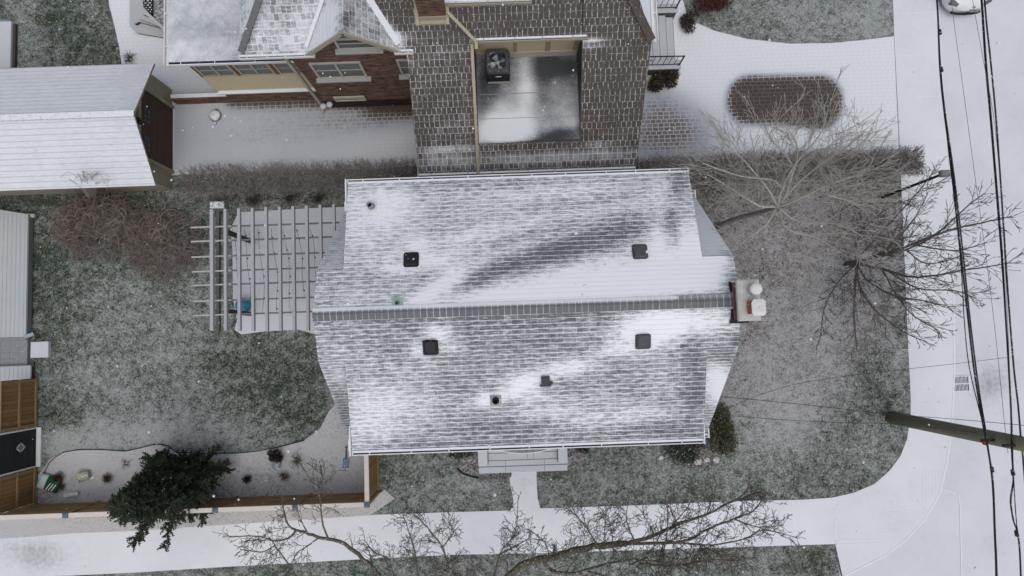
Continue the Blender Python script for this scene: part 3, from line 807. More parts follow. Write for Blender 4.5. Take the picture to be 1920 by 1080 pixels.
# little arched roof above the front door
a0, a1 = W(912,846,2.6), W(1057,838,2.6)
mb = MB(); n = 10; vs = []
for i in range(n+1):
    t = i/n; x = a0.x+(a1.x-a0.x)*t; z = 2.62 + .28*math.sin(PI*t)
    vs += [(x,-2.6,z+.16),(x,-3.30-.20*math.sin(PI*t),z+.03),(x,-3.30-.20*math.sin(PI*t),z-.06)]
f = []
for i in range(n): f += [(i*3,i*3+1,i*3+4,i*3+3),(i*3+1,i*3+2,i*3+5,i*3+4)]
mb.add(vs, f)
for i in range(n): mb.beam(Vector(vs[i*3+1])+Vector((0,-.02,-.02)), Vector(vs[i*3+4])+Vector((0,-.02,-.02)), .035, .06, 1)
mb.build('porch_roof', [plain('grey porch shingles', (.20,.21,.225), .85, .5, 10, dust=.15), WHITE], H1)
mb = MB(); mb.box(-.35,.65,-2.66,-2.60,.62,2.55,0); mb.box(-.28,.58,-2.665,-2.655,.7,2.5,1); mb.build('door', [WHITE, BEIGE], H1)
for cx in (-3.2,2.6,4.3):
    mb = MB(); mb.box(cx-.5,cx+.5,-2.67,-2.63,1.0,2.4,0); mb.box(cx-.43,cx+.43,-2.68,-2.66,1.07,2.33,1); mb.build('window', [WHITE, GLASS], H1)

# front steps
CONCSW = plain('snowy pale concrete', (.62,.64,.67), .9, .08, 4, bump=.2)
STEPLINE = plain('step shade and joint lines', (.16,.165,.17), .8)  # dark strips paint shade along the risers; also the tread joints
fs_ = thing('front_steps', (.2,-3.8,0), 'concrete front steps with two low side blocks under the gutter of the grey house', 'steps')
x0, x1 = W(898,880).x, W(1064,880).x
mb = MB(); mb.box(x0+.05,x1-.05,-3.55,-2.65,0,.46); mb.build('landing', CONCS, fs_)
for k, (ya, yb, zt) in enumerate(((-3.88,-3.553,.32),(-4.15,-3.883,.21),(-4.37,-4.153,.12),(-4.62,-4.373,.06))):
    e = .34 if k == 0 else .0
    mb = MB(); mb.cbox(x0+e,x1-e,ya,yb,0,zt,.012); mb.box(x0+e+.01,x1-e-.01,yb-.038,yb-.004,zt+.001,zt+.006,1)
    for xx in ((.42,) if k == 0 else (.55,.62) if k == 1 else (.30,.74)): mb.box(x0+(x1-x0)*xx,x0+(x1-x0)*xx+.014,ya+.02,yb-.04,zt+.001,zt+.005,1)
    mb.build('tread', [CONCS, STEPLINE], fs_)
for xa in (x0+.003, x1-.343):
    mb = MB(); mb.cbox(xa,xa+.33,-4.27,-3.30,.213,.50,.02); mb.box(xa-.008,xa+.338,-4.305,-4.273,.213,.225,1); mb.box(xa+.331 if xa < 0 else xa-.03,xa+.36 if xa < 0 else xa-.001,-4.25,-3.56,.325,.332,1); mb.build('side_block', [CONCSW, STEPLINE], fs_)

# ------------------------------------------------------------------ red brick house with brown roof
H2 = thing('brick_house', (-1.5,10,0), 'red brick house with a brown shingled roof and a sunken flat roof', 'house')
def SZ(y): return 5.2 + .7*(y-8.67)
WY = 8.85
mb = MB(); mb.box(-6.45,-2.80,WY,WY+.25,0,5.1); mb.box(-6.45,-6.2,WY+.25,16,0,5.1); mb.box(3.95,4.15,8.9,16,0,5.0)
mb.add([(-5.75,WY,5.1),(-2.95,WY,5.1),(-4.37,WY,6.42),(-5.75,WY+.25,5.1),(-2.95,WY+.25,5.1),(-4.37,WY+.25,6.42)], [(0,1,2),(5,4,3),(0,2,5,3),(2,1,4,5),(1,0,3,4)])
mb.box(-2.72,-2.52,5.85,WY,0,2.95); mb.box(3.9,4.1,5.85,WY+.02,0,2.95); mb.box(-2.72,4.1,5.8,6.0,0,2.9)
for xx in (-2.72, 3.9): mb.add([(xx,5.85,2.95),(xx,WY,2.95),(xx,WY,SZ(WY)-.12),(xx+.2,5.85,2.95),(xx+.2,WY,2.95),(xx+.2,WY,SZ(WY)-.12)], [(0,1,2),(5,4,3),(0,2,5,3),(2,1,4,5)])
mb.build('wall', BRICK, H2, fix=True)
mb = MB(); mb.box(-6.47,-2.75,WY-.03,WY-.003,-.02,.62); mb.build('plinth', DARKBRICK, H2)
def uv_s(x, y, z): return (x, y*1.22)
covB = blobs(.00, [(990,300,230,22,-3,.20),(820,140,60,60,0,.10),(500,60,90,60,0,.50),(620,20,30,80,0,.1),(720,50,10,60,-38,.9),(735,70,26,8,0,.9),(1110,75,26,5,0,.8),(1120,88,30,5,0,.35),(800,75,60,30,0,.05),(850,95,40,10,0,.12),(840,280,60,7,-3,.55),(830,300,50,16,0,.28),(1040,295,180,10,-2,.35),(1110,270,26,6,-3,.35),(850,240,40,24,0,.18),
    (1160,260,30,40,0,.10),(780,130,14,50,0,.0),(870,200,20,60,0,.06),(1150,150,40,90,0,-.06),(830,160,40,40,0,-.05),(1000,40,140,30,0,-.04),(560,60,40,40,0,.15),(640,40,30,40,0,.4)])
def slope(pts): return [(x, y, SZ(y)) for x, y in pts]
cx0, cx1, cy0, cy1 = -.83, 2.38, 6.25, 8.85
sheet('roof', [slope([(-2.82,5.5),(cx0,5.5),(cx0,8.67),(-2.82,8.67)]), slope([(cx0,5.5),(cx1,5.5),(cx1,cy0),(cx0,cy0)]), slope([(cx1,5.5),(4.2,5.5),(4.42,8.67),(cx1,8.67)]),
      slope([(-3.05,8.67),(cx0,8.67),(cx0,14),(-4.37,14),(-4.37,10.67)]), slope([(cx0,cy1),(cx1,cy1),(cx1,14),(cx0,14)]), slope([(cx1,8.67),(4.42,8.67),(2.0,12.13),(2.0,14),(cx1,14)])],
      [BROWN, BEIGE], H2, .13, covB, uv_s, .09)
covW = blobs(.42, [(500,60,60,50,0,.16),(570,50,30,50,0,.2),(600,40,9,60,22,.7),(470,60,8,60,25,-.3),(540,75,40,10,0,.15),(520,30,40,30,0,-.05)])
sheet('roof', [slope([(-7.7,8.67),(-5.66,8.67),(-4.37,10.6),(-4.37,14),(-2.5,14),(-5.0,12.4)])], [BROWNS, BEIGE], H2, .12, covW, uv_s, .09)
mb2 = blobs(.50, [(470,30,20,60,0,.2)])
sheet('roof', [[(-7.7,8.67,5.2),(-5.0,12.4,SZ(12.4)),(-7.7,14.5,5.2)]], [BROWNS, BEIGE], H2, .14, mb2, lambda x,y,z: (y, x*1.5), .06)
# snow loaded east hip
sheet('roof', [[(4.43,8.68,5.20),(2.02,12.13,SZ(12.13)),(4.43,15.0,5.20)]], [FSNOW, BEIGE], H2, .3, lambda x,y,z: 1.2, None, .06)
def cap_line(a, b, w, m, n, par, name='hip_cap'):
    mb = MB(); a, b = Vector(a), Vector(b)
    for i in range(n):
        p = a.lerp(b, i/n); q = a.lerp(b, (i+1.06)/n)
        mb.beam(p+Vector((0,0,.03)), q+Vector((0,0,.012)), w, .03, 0)
    mb.build(name, m, par)
HCAP = plain('brown hip shingles', (.085,.07,.062), .85, .35, 14, dust=.05)
cap_line((4.42,8.67,5.21), (2.02,12.13,SZ(12.13)), .26, HCAP, 18, H2)
cap_line((-7.66,8.72,5.23), (-5.0,12.4,SZ(12.4)), .20, plain('grey hip shingles', (.15,.15,.155), .85, .3, 8), 20, H2)
# cross gable with its front roof
gz0, gz1 = 5.32, 6.66
gcov = blobs(.55, [(610,50,18,60,20,.6),(660,40,30,40,-40,-.15),(700,60,30,20,-40,-.1),(650,20,12,40,0,-.25)])
sheet('gable_roof', [[(-5.72,8.60,gz0-.06),(-4.37,8.60,gz1),(-4.37,10.75,gz1),(-5.66,8.75,gz0)],[(-4.37,8.60,gz1),(-3.02,8.60,gz0-.06),(-3.08,8.75,gz0),(-4.37,10.75,gz1)]], [BROWNS, BEIGE], H2, .10, gcov, lambda x,y,z: (y, x*1.42), .05)
mb = MB()
for s in (-1, 1):
    mb.beam((-4.37+s*1.38,8.585,gz0-.15), (-4.37,8.585,gz1-.09), .035, .15)
mb.build('bargeboard', BEIGE, H2)
mb = MB()
for s, e in ((-1,1.0),(1,1.0)):
    a = Vector((-4.37+s*1.30,8.78,5.30)); b = Vector((-4.37,10.72,6.68))
    mb.beam(a+Vector((s*.05,0,.035)), b+Vector((s*.05,0,.035)), .11 if s < 0 else .18, .03)
mb.build('valley', WSNOW, H2)
gut = lambda x0,x1,y,z,s,m0,t,sn=True,rd=3: gutter_x(x0,x1,y,z,s,H2,m0,t,sn,rd)
gut(-7.72,-5.52,8.66,5.22,-1,WHITE,4); gut(-3.15,-2.62,8.66,5.22,-1,WHITE,2); gut(-2.86,4.18,5.49,2.98,-1,BEIGE,7,True,8)
gut(cx0-.06,cx1+.12,8.86,5.36,-1,BEIGE,4)
mb = MB(); mb.box(4.44,4.50,8.7,15,5.06,5.22); mb.box(4.505,4.60,8.7,15,5.05,5.08); mb.box(4.60,4.625,8.7,15,5.05,5.20)
mb.box(4.43,4.62,9.5,9.53,5.2,5.215); mb.box(4.43,4.62,10.5,10.53,5.2,5.215); mb.build('gutter', WHITE, H2)
mb = MB(); mb.box(-2.86,-2.82,5.36,6.2,SZ(5.5)-.06,SZ(5.5)+.03); mb.build('fascia', BEIGE, H2)
# sunken flat roof with its pale walls
fcov = blobs(.36, [(940,245,55,26,0,1.0),(985,150,14,60,0,.34),(950,222,50,34,0,.30),(990,190,22,50,0,.14),(1040,125,46,22,0,-.55),(1020,170,16,50,0,-.16),(1050,200,40,40,0,.10),(1050,252,50,12,-10,-.45),(1070,230,20,20,0,.25),(920,160,20,40,0,-.35),(905,190,8,60,0,-.15),(990,268,110,4,-2,-.7),(935,190,30,20,0,.12)])
fl = sheet('flat_roof', [[(cx0,cy0+.0,3.515),(cx1,cy0,3.515),(cx1,9.06,3.48),(cx0,9.06,3.48)]], [MEMB, DARKIN], H2, .08, fcov)
mb = MB()
for y in (7.05,7.85): mb.beam((cx0+.05,y,3.505),(cx1-.05,y,3.503),.018,.012)
mb.build('seam', STEEL, fl)
mb = MB(); mb.box(cx0-.1,cx1+.1,9.06,9.2,3.4,SZ(8.95)-.1,0); mb.box(cx0+.02,cx1-.02,9.03,9.058,3.49,3.86,1)
mb.box(.35,.47,9.04,9.058,3.87,4.9,2); mb.box(1.35,1.50,9.04,9.058,3.87,4.9,2); mb.box(cx1-.16,cx1-.02,9.04,9.058,3.87,4.9,2)
mb.build('wall', [plain('cream wall panel', (.52,.44,.29), .8, .1, 3), plain('pale base trim', (.47,.43,.35), .8, .1, 3), BEIGET], H2)
mb = MB()
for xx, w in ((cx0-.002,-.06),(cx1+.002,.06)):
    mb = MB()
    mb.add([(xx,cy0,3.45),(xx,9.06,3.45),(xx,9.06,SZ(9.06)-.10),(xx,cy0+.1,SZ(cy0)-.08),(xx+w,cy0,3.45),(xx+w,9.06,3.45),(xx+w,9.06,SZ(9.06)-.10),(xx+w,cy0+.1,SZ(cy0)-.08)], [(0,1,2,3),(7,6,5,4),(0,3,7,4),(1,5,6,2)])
    mb.build('cheek_wall', DARKIN, H2, fix=True)  # cheek coloured dark to stand for its shade
# upper dormer eave, chimney, drain pipes
mb = MB(); mb.box(-1.45,.75,9.75,9.9,5.7,6.05); mb.add([(-1.6,9.62,6.10),(.86,9.62,6.10),(.86,13,6.9),(-1.6,13,6.9)], [(0,1,2,3)], 1); mb.build('dormer', [BEIGE, WSNOW], H2)
gut(-1.62,.88,9.66,6.06,-1,BEIGE,3)
mb = MB(); mb.box(-2.33,-1.57,9.33,9.95,4.8,8.9); ch2 = mb.build('chimney', BRICK, H2)
mb = MB(); mb.box(-2.45,-1.50,9.20,9.30,SZ(9.25)-.12,SZ(9.25)+.05); mb.box(-2.36,-1.54,9.30,9.328,SZ(9.3)-.1,SZ(9.3)+.22)
for xx in (-2.43,-1.565): mb.beam((xx+.03,9.2,SZ(9.2)+.05),(xx+.03,10.0,SZ(10.0)+.08),.10,.10)
mb.build('flashing', BEIGE, ch2)
mb = MB(); mb.lathe([(.13,-.3),(.12,.35),(.16,.36),(.16,.45),(.02,.5)], (-2.75,10.1,SZ(10.1)), 12); mb.build('vent_pipe', BLACK, H2)
mb = MB(); pts = [W(838,12,5.98), W(840,24,5.86), W(893,79,5.42), W(893,92,5.36)]
for a, b in zip(pts[:-1], pts[1:]): mb.beam(a, b, .09, .07)
mb.beam((-.87,8.72,SZ(8.72)+.07), (-.90,5.42,SZ(5.42)+.07), .085, .06); mb.build('downspout', BEIGE, H2)
mb = MB(); mb.beam((-6.50,8.72,5.12), (-6.56,8.80,4.7), .09, .07); mb.beam((-6.56,8.80,4.7), (-6.62,8.80,.25), .09, .08, up=(0,1,0)); mb.beam((-6.62,8.80,.25), (-6.66,8.62,.08), .09, .08); mb.build('downspout', BEIGE, H2)
SILLM = plain('grey stone sill', (.36,.355,.345), .85, .15, 6)
# windows in the south wall
def win(x0, x1, z0, z1, par, y=WY, frame=BEIGE, sill=True, mull=(), lintel=True, out=.05):
    mb = MB(); t = .075
    mb.box(x0,x1,y-out,y-.002,z1-t,z1); mb.box(x0,x1,y-out,y-.002,z0,z0+t*.7)
    for a in (x0, x1-t) + tuple(m-t/2 for m in mull): mb.box(a,a+t,y-out,y-.002,z0+t*.7,z1-t)
    w = mb.build('window', frame, par)
    mb = MB(); mb.box(x0+.02,x1-.02,y-.018,y-.003,z0+.03,z1-.03); mb.build('pane', GLASS, w)
    mb = MB()
    xs = [x0] + list(mull) + [x1]
    for a, b in zip(xs[:-1], xs[1:]): mb.box(a+t*.6,b-t*.6,y-.034,y-.019,(z0+z1)/2-.02,(z0+z1)/2+.02)
    mb.build('glazing_bar', frame, w)
    if sill:
        mb = MB(); mb.cbox(x0-.1,x1+.1,y-.17,y-.001,z0-.09,z0-.002,.012); mb.build('sill', SILLM, w)
PALEW = plain('pale window trim', (.44,.42,.36), .7, .15, 5)
win(-6.02,-4.42,2.85,4.05,H2,WY,PALEW,True,(-5.22,)); win(-4.85,-3.62,5.02,5.72,H2,WY,PALEW); win(-3.30,-2.82,2.9,4.1,H2,WY,PALEW); win(-6.0,-4.9,.75,1.15,H2,WY-.03,PALEW,False)
mb = MB(); mb.lathe([(.05,0),(.055,.1),(.11,.12),(.11,.17),(.04,.20)], (-6.25,8.70,.55), 12); mb.lathe([(.05,0),(.055,.1),(.11,.12),(.11,.17),(.04,.20)], (-6.5,8.68,.45), 12); mb.build('wall_vent', CONCS, H2)
# sunroom
SR = H2
scov = blobs(.55, [(400,60,70,30,0,-.25),(360,90,60,20,0,.25),(500,108,60,12,0,-.75),(430,30,30,60,0,.05),(560,112,40,8,0,-.6),(440,95,60,10,0,-.1)])
sheet('sunroom_roof', [[(-10.80,9.38,3.2),(-6.45,9.38,3.2),(-6.45,15.5,3.32),(-10.80,15.5,3.32)]], [SEAM, BEIGE], H2, .14, scov, None, .14)
mb = MB(); mb.box(-10.86,-6.5,9.27,9.30,3.08,3.21); mb.box(-10.84,-6.5,9.30,9.375,3.07,3.09,0); mb.box(-10.80,-6.5,9.352,9.376,3.09,3.19,1)
for x in (-10.4,-9.3,-8.0,-6.9): mb.box(x,x+.025,9.27,9.40,3.212,3.222)
mb.box(-10.95,-10.92,9.30,15.4,3.08,3.2); mb.box(-10.918,-10.81,9.30,15.4,3.07,3.09)
for y in (9.9,11.0,12.1): mb.box(-10.94,-10.79,y,y+.03,3.205,3.215)
mb.build('gutter', [WHITE, plain('deep blue edge strip', (.015,.025,.06), .5)], H2)
mb = MB(); mb.box(-10.25,-6.46,9.36,9.5,1.10,3.1); mb.box(-10.25,-10.1,9.5,15,1.1,3.1)
mb.add([(-10.3,9.355,2.02),(-6.46,9.355,2.02),(-6.46,9.16,1.18),(-10.1,9.16,1.18),(-10.3,9.5,2.02),(-10.1,9.5,1.18)], [(0,3,2,1),(0,4,5,3)]); mb.build('sunroom_wall', plain('cream painted panel', (.50,.43,.29), .75, .08, 3), H2)
mb = MB(); mb.box(-10.05,-6.46,9.05,9.35,1.08,1.15); mb.build('ledge', WSNOW, H2)
mb = MB(); mb.box(-9.95,-6.46,9.15,9.35,0,1.07); mb.build('plinth', BRICK, H2)
for x0, x1 in ((-10.15,-8.98),(-8.85,-7.68),(-7.55,-6.5)): win(x0,x1,2.06,3.02,H2,9.36,BEIGE,False,((x0+x1)/2,),False,.04)
MULL = plain('brown mullion', (.16,.085,.045), .7)
for x in (-10.24,-8.97,-7.67):
    mb = MB(); mb.box(x,x+.10,9.33,9.358,2.03,3.05); mb.build('post', MULL, H2)

wl = MB(); wl.box(-12.05,-9.97,9.14,9.34,0,.50,0); wl.cbox(-12.05,-9.97,9.20,9.345,.502,.52,.01,1)
single('low_wall', wl, [BRICK, WSNOW], 'low brick garden wall with a snowy top running from the garage to the sunroom', 'wall')

# air conditioner on the flat roof
ac = thing('air_conditioner', (-.14,8.55,3.5), 'dark air conditioning unit with a fan under its open top, on the sunken flat roof', 'air conditioner')
ax0, ax1, ay0, ay1 = -.52,.24,8.22,8.98
mb = MB(); rr = .12
def rrect(x0,x1,y0,y1,r,n=4):
    o = []
    for cx, cy, a in ((x1-r,y1-r,0),(x0+r,y1-r,90),(x0+r,y0+r,180),(x1-r,y0+r,270)):
        for k in range(n+1):
            w = math.radians(a+90*k/n); o.append((cx+r*math.cos(w), cy+r*math.sin(w)))
    return o
o = rrect(ax0,ax1,ay0,ay1,rr); n = len(o)
cx_, cy_ = (ax0+ax1)/2, (ay0+ay1)/2
lv = [(1,3.58),(1,4.22),(.97,4.27),(.90,4.31)]
v = []
for s_, z_ in lv: v += [(cx_+(a-cx_)*s_, cy_+(b-cy_)*s_, z_) for a, b in o]
cir = []
for k in range(n):
    a, b = o[k]; w = math.atan2(b-cy_, a-cx_); cir.append((cx_+.29*math.cos(w), cy_+.29*math.sin(w)))
v += [(a,b,4.315) for a,b in cir] + [(a,b,4.02) for a,b in cir]
f = []
for l in range(5):
    for k in range(n): f.append((l*n+k,l*n+(k+1)%n,l*n+n+(k+1)%n,l*n+n+k))
f.append([5*n+k for k in range(n)])
mb.add(v, f)
mb.build('body', plain('charcoal unit casing', (.055,.06,.067), .45, .2, 9, dust=.12), ac)
mb = MB()
for k in range(4):
    w = k*PI/2+.4
    p = lambda r, a, z: (cx_+r*math.cos(w+a), cy_+r*math.sin(w+a), z)
    mb.add([p(.05,-.5,4.20),p(.26,-.38,4.22),p(.26,.38,4.10),p(.05,.5,4.12),p(.05,-.5,4.19),p(.26,-.38,4.21),p(.26,.38,4.09),p(.05,.5,4.11)], [(0,1,2,3),(7,6,5,4),(0,4,5,1),(1,5,6,2),(2,6,7,3),(3,7,4,0)])
mb.lathe([(.06,4.05),(.06,4.22),(.02,4.235)], (cx_,cy_,0), 12)
mb.build('fan', plain('grey fan blades', (.30,.32,.34), .5, .15, 9, dust=.15), ac)
mb = MB(); mb.box(ax0+.05,ax1-.05,ay0-.02,ay1+.0,3.49,3.575); mb.build('base', GREYWT, ac)
mb = MB(); mb.box(ax0+.03,ax1-.03,ay0-.014,ay0-.002,3.62,4.18)
for k in range(14): mb.box(ax0+.05,ax1-.05,ay0-.020,ay0-.0145,3.65+k*.036,3.665+k*.036)
mb.build('grille', BLACKI, ac)
mb = MB(); mb.box(cx_-.09,cx_+.09,ay0-.028,ay0-.021,4.03,4.055); mb.box(cx_-.05,cx_+.1,ay0-.028,ay0-.021,4.065,4.075); mb.build('badge', WHITE, ac)

# ------------------------------------------------------------------ garage
G = thing('garage', (-15,7.5,0), 'beige stucco garage with a snow covered gable roof and a brown door', 'garage')
GE = -12.24
mb = MB(); mb.profile_x([(5.95,0),(5.95,2.62),(7.44,3.72),(9.72,2.40),(9.72,0)], -21.0, GE); mb.build('wall', BEIGED, G, fix=True)
gc = blobs(.80, [(240,165,40,50,0,-.10),(270,130,20,10,0,-.15),(40,300,80,60,0,.03),(250,200,20,20,0,-.1)])  # vignetting toward the left painted in as a thinner, darker snow cover
sheet('roof', [[(-21.5,7.44,4.0),(-11.48,7.44,4.0),(-11.48,9.55,2.76),(-21.5,9.55,2.76)],[(-21.5,7.44,4.0),(-21.5,5.46,2.76),(-11.42,5.46,2.76),(-11.48,7.44,4.0)]], [GARSH, BEIGED], G, .22, gc, lambda x,y,z: (x, abs(y-7.44)*1.18 + (4.0 if y < 7.44 else 0)), .09)
cap_line((-21.5,7.44,4.0), (-11.47,7.44,4.0), .20, plain('grey ridge caps under snow', (.30,.31,.32), .85, .15, 14, dust=.7), 50, G, 'ridge_cap')
DOORM = plain('brown garage door', (.062,.036,.027), .7, .3, 8, bump=.15)
mb = MB()
for k in range(4): mb.box(GE+.002,GE+.045,6.68,8.95,.02+k*.56,.56+k*.56)
gd = mb.build('door', DOORM, G)
GPANE = plain('dark teal glass', (.02,.034,.04), .2)
for y0, y1 in ((7.85,8.35),(6.87,7.38)):
    mb = MB()
    mb.box(GE+.046,GE+.056,y0,y1,1.66,2.02,0)
    for t in (.33,.66): mb.box(GE+.057,GE+.066,y0+(y1-y0)*t-.012,y0+(y1-y0)*t+.012,1.66,2.02,1)
    mb.box(GE+.057,GE+.066,y0,y1,1.83,1.85,1); mb.build('window', [GPANE, BLACK], gd)
mb = MB(); mb.box(GE+.05,GE+.085,6.66,8.96,0,.03); mb.build('threshold', WSNOW, gd)
mb = MB(); mb.box(GE+.002,GE+.10,8.97,9.07,0,2.3); mb.box(GE+.002,GE+.10,6.55,6.66,0,2.3); mb.box(GE+.002,GE+.10,6.55,9.07,2.302,2.44); mb.build('door_frame', BEIGED, G)
mb = MB(); mb.box(GE+.01,GE+.05,7.58,7.70,2.70,2.86); mb.beam((GE+.05,7.64,2.80),(GE+.22,7.64,2.84),.03,.03)
mb.lathe([(.03,-.24),(.085,-.20),(.10,0),(.12,.02),(.05,.10),(.02,.12)], (GE+.24,7.64,2.78), 6, 0, False); mb.build('wall_lamp', BLACKI, G)

# ------------------------------------------------------------------ west shed, platform, gate and fences
S = thing('deck', (-18.5,2.6,0), 'large low pale boarded deck beside the west edge of the back lawn', 'deck')
ex = W(50,520,.30).x; yn, ys = W(50,402,.3).y, W(50,631,.3).y
v = [(-23,W(0,393,.3).y+1.1),(W(0,393,.3).x,W(0,393,.3).y),(ex,yn),(ex,ys),(-23,ys)]
mb = MB(); mb.prism(v, .235, .30); mb.build('board_panel', TIN, S, fix=True)
mb = MB(); mb.prism([(a if a < -20 else a-.10, b) for a, b in v], 0, .234); mb.build('skirt', DARKW, S, fix=True)
mb = MB(); mb.box(ex+.002,ex+.04,ys,yn,.06,.285); mb.build('fascia', plain('grey deck edge', (.17,.175,.17), .7, .2, 6), S)
mb = MB(); mb.box(-23,ex,ys-.10,ys-.003,.10,.285); mb.build('fascia', plain('grey board', (.22,.23,.235), .7, .2, 6), S)
mb = MB(); a, b = W(46,632,.32), W(63,626,.2); mb.beam(a, b, .12, .07); single('pipe', mb, plain('pale blue pipe', (.32,.42,.46), .6), 'short pale blue drain pipe at the corner of the low boarded deck', 'pipe')
S2 = thing('deck', (-18.5,-.0,0), 'grey sunken deck landing between the two pale boarded decks, next to the step slab', 'deck')
gx = W(51,660,.15).x; g0, g1 = W(50,684,.15).y, W(50,636,.15).y
mb = MB(); mb.box(-23,gx,g0,g1,0,.15); mb.build('board_panel', GREYDECK, S2)
mb = MB()
for k in range(1, 4): mb.box(-23,gx-.02,g0+(g1-g0)*k/4-.004,g0+(g1-g0)*k/4+.004,.151,.154)
for k in range(5): mb.box(gx-.3-k*.33,gx-.292-k*.33,g0+.02,g1-.02,.151,.153)
mb.build('joint', plain('grey board gap', (.15,.155,.165), .8), S2)
S3 = thing('deck', (-18.5,-.6,0), 'narrow strip of pale boarded deck north of the brown fence panels', 'deck')
h0, h1 = W(50,714,.3).y, W(50,686,.3).y; hx = W(57,700,.3).x
mb = MB(); mb.box(-23,hx,h0,h1,.235,.30); mb.build('board_panel', TIN, S3)
mb = MB(); mb.box(-23,hx-.05,h0+.02,h1-.02,0,.234); mb.build('skirt', DARKW, S3)
mb = MB(); mb.box(-23,hx,h1+.002,h1+.03,.12,.29); mb.build('fascia', plain('grey board edge', (.25,.26,.27), .7, .2, 6), S3)
a, b = W(57,640,.15), W(90,670,.15)
mb = MB(); mb.cbox(a.x,b.x,b.y,a.y-.02,0,.15,.015); single('step_slab', mb, CONCS, 'pale square concrete step slab on the lawn beside the porch', 'step')
a, b = W(66,398,.4), W(40,410,.4)
mb = MB(); mb.beam(W(36,403,.18), W(66,405,.18), .13, .10); single('timber', mb, GREYWT, 'short pale timber lying at the north corner of the large low deck', 'timber')
mb = MB(); mb.cbox(-23,W(21,60,.2).x,9.9,W(10,40,.2).y,0,.22,.015,0); mb.box(-23,W(26,60,.2).x,9.92,W(10,43,.2).y,0,.12,1)
single('platform', mb, [plain('snow on platform', (.56,.575,.60), .85, .06, 4), DARKW], 'low snow covered platform at the edge of the lawn behind the garage', 'deck')

def fence_x(x0, x1, y, h, posts, label, boards, rails_side, cap=True, post_h=None):
    t = thing('wooden_fence', ((x0+x1)/2, y, 0), label, 'fence')
    mb = MB(); mb.box(x0,x1,y-.012,y+.012,.03,h-.02); mb.build('board_panel', boards, t)
    for z in (.35, 1.02):
        mb = MB(); mb.box(x0,x1,y+.014*rails_side if rails_side>0 else y-.065,y+.065 if rails_side>0 else y-.014,z-.045,z+.045); mb.build('rail', RAILW, t)
    mb = MB(); mb.cbox(x0,x1,y-.075,y+.075,h-.018,h+.025,.006); mb.build('cap_rail', CAPW, t)
    for x in posts:
        mb = MB(); mb.box(x-.05,x+.05,y-.05,y+.05,0,h-.02); po = mb.build('post', RAILW, t)
        mb = MB(); v = [(x-.09,y-.09,h+.026),(x+.09,y-.09,h+.026),(x+.09,y+.09,h+.026),(x-.09,y+.09,h+.026),(x-.085,y-.085,h+.075),(x+.085,y-.085,h+.075),(x+.085,y+.085,h+.075),(x-.085,y+.085,h+.075),(x,y,h+.125)]
        mb.add(v, [(3,2,1,0),(0,1,5,4),(1,2,6,5),(2,3,7,6),(3,0,4,7),(4,5,8),(5,6,8),(6,7,8),(7,4,8)]); mb.build('post_cap', BLUECAP, po)
    return t
fence_x(-17.2,-4.95,-5.15,1.85,[W(122,980,1.9).x,W(403,965,1.9).x,W(553,957,1.9).x,W(688,946,1.9).x],'long stained wooden fence with a pale cap rail between the garden bed and the sidewalk',FENCE_X,1)
def fence_y(y0, y1, x, h, label, cap, rails, posts=()):
    t = thing('wooden_fence', (x,(y0+y1)/2,0), label, 'fence')
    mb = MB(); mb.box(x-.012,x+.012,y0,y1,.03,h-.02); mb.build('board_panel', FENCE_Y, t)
    for z in rails:
        mb = MB(); mb.box(x+.014,x+.065,y0,y1,z-.04,z+.04); mb.build('rail', RAILW, t)
    mb = MB(); mb.cbox(x-.075,x+.075,y0-(.07 if cap is CAPW else 0),y1,h-.018,h+.025,.006); mb.build('cap_rail', cap, t)
    for y in posts:
        mb = MB(); mb.box(x-.05,x+.05,y-.05,y+.05,0,h-.02); po = mb.build('post', RAILW, t)
    return t
t = fence_y(-5.06,-3.12,-4.92,1.85,'short stained wooden fence from the corner of the grey house to the sidewalk fence',CAPW,(.12,),(-3.3,))
mb = MB(); mb.box(-5.02,-4.84,-3.5,-3.32,1.876,1.95); mb.build('post_cap', BLUECAP, t)
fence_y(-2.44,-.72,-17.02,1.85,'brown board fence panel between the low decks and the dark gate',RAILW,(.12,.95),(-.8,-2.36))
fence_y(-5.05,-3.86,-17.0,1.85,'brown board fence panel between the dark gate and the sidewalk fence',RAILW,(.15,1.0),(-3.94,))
g = thing('gate', (-17.05,-3.15,0), 'charcoal garden gate with a diamond shaped lattice window, set in the brown fence', 'gate')
mb = MB(); mb.box(-17.06,-17.02,-3.80,-2.5,.03,1.95); mb.build('panel', GATEM, g)
mb = MB(); mb.box(-17.065,-17.0,-3.845,-3.80,0,2.0); mb.box(-17.065,-17.0,-2.5,-2.455,0,2.0); mb.box(-17.0,-16.84,-3.84,-2.46,0,.05); mb.build('frame', WHITE, g)
mb = MB(); dc = (-17.0, -3.05, .82); a_, b_ = .22, .30
def dia(k, x): return [(x,dc[1]-a_*k,dc[2]),(x,dc[1],dc[2]-b_*k),(x,dc[1]+a_*k,dc[2]),(x,dc[1],dc[2]+b_*k)]
for k0, k1, m_ in ((1.0,.84,0),):
    A, B = dia(k0,dc[0]+.002), dia(k1,dc[0]+.002)
    for i in range(4): mb.add([A[i],A[(i+1)%4],B[(i+1)%4],B[i]], [(0,1,2,3)], 0)
mb.add(dia(.86,dc[0]-.008), [(0,1,2,3)], 1)
for i in range(4):
    A = dia(.43, dc[0]+.0); mb.beam(A[i], A[(i+1)%4], .018, .012, 0)
    B = dia(.9, dc[0]); mb.beam(A[i], B[i], .018, .012, 0)
    mb.beam(dia(.2,dc[0])[i], dia(.2,dc[0])[(i+1)%4], .014, .012, 0)
mb.build('window', [BLACK, plain('bright frosted glass', (.62,.66,.68), .4)], g)

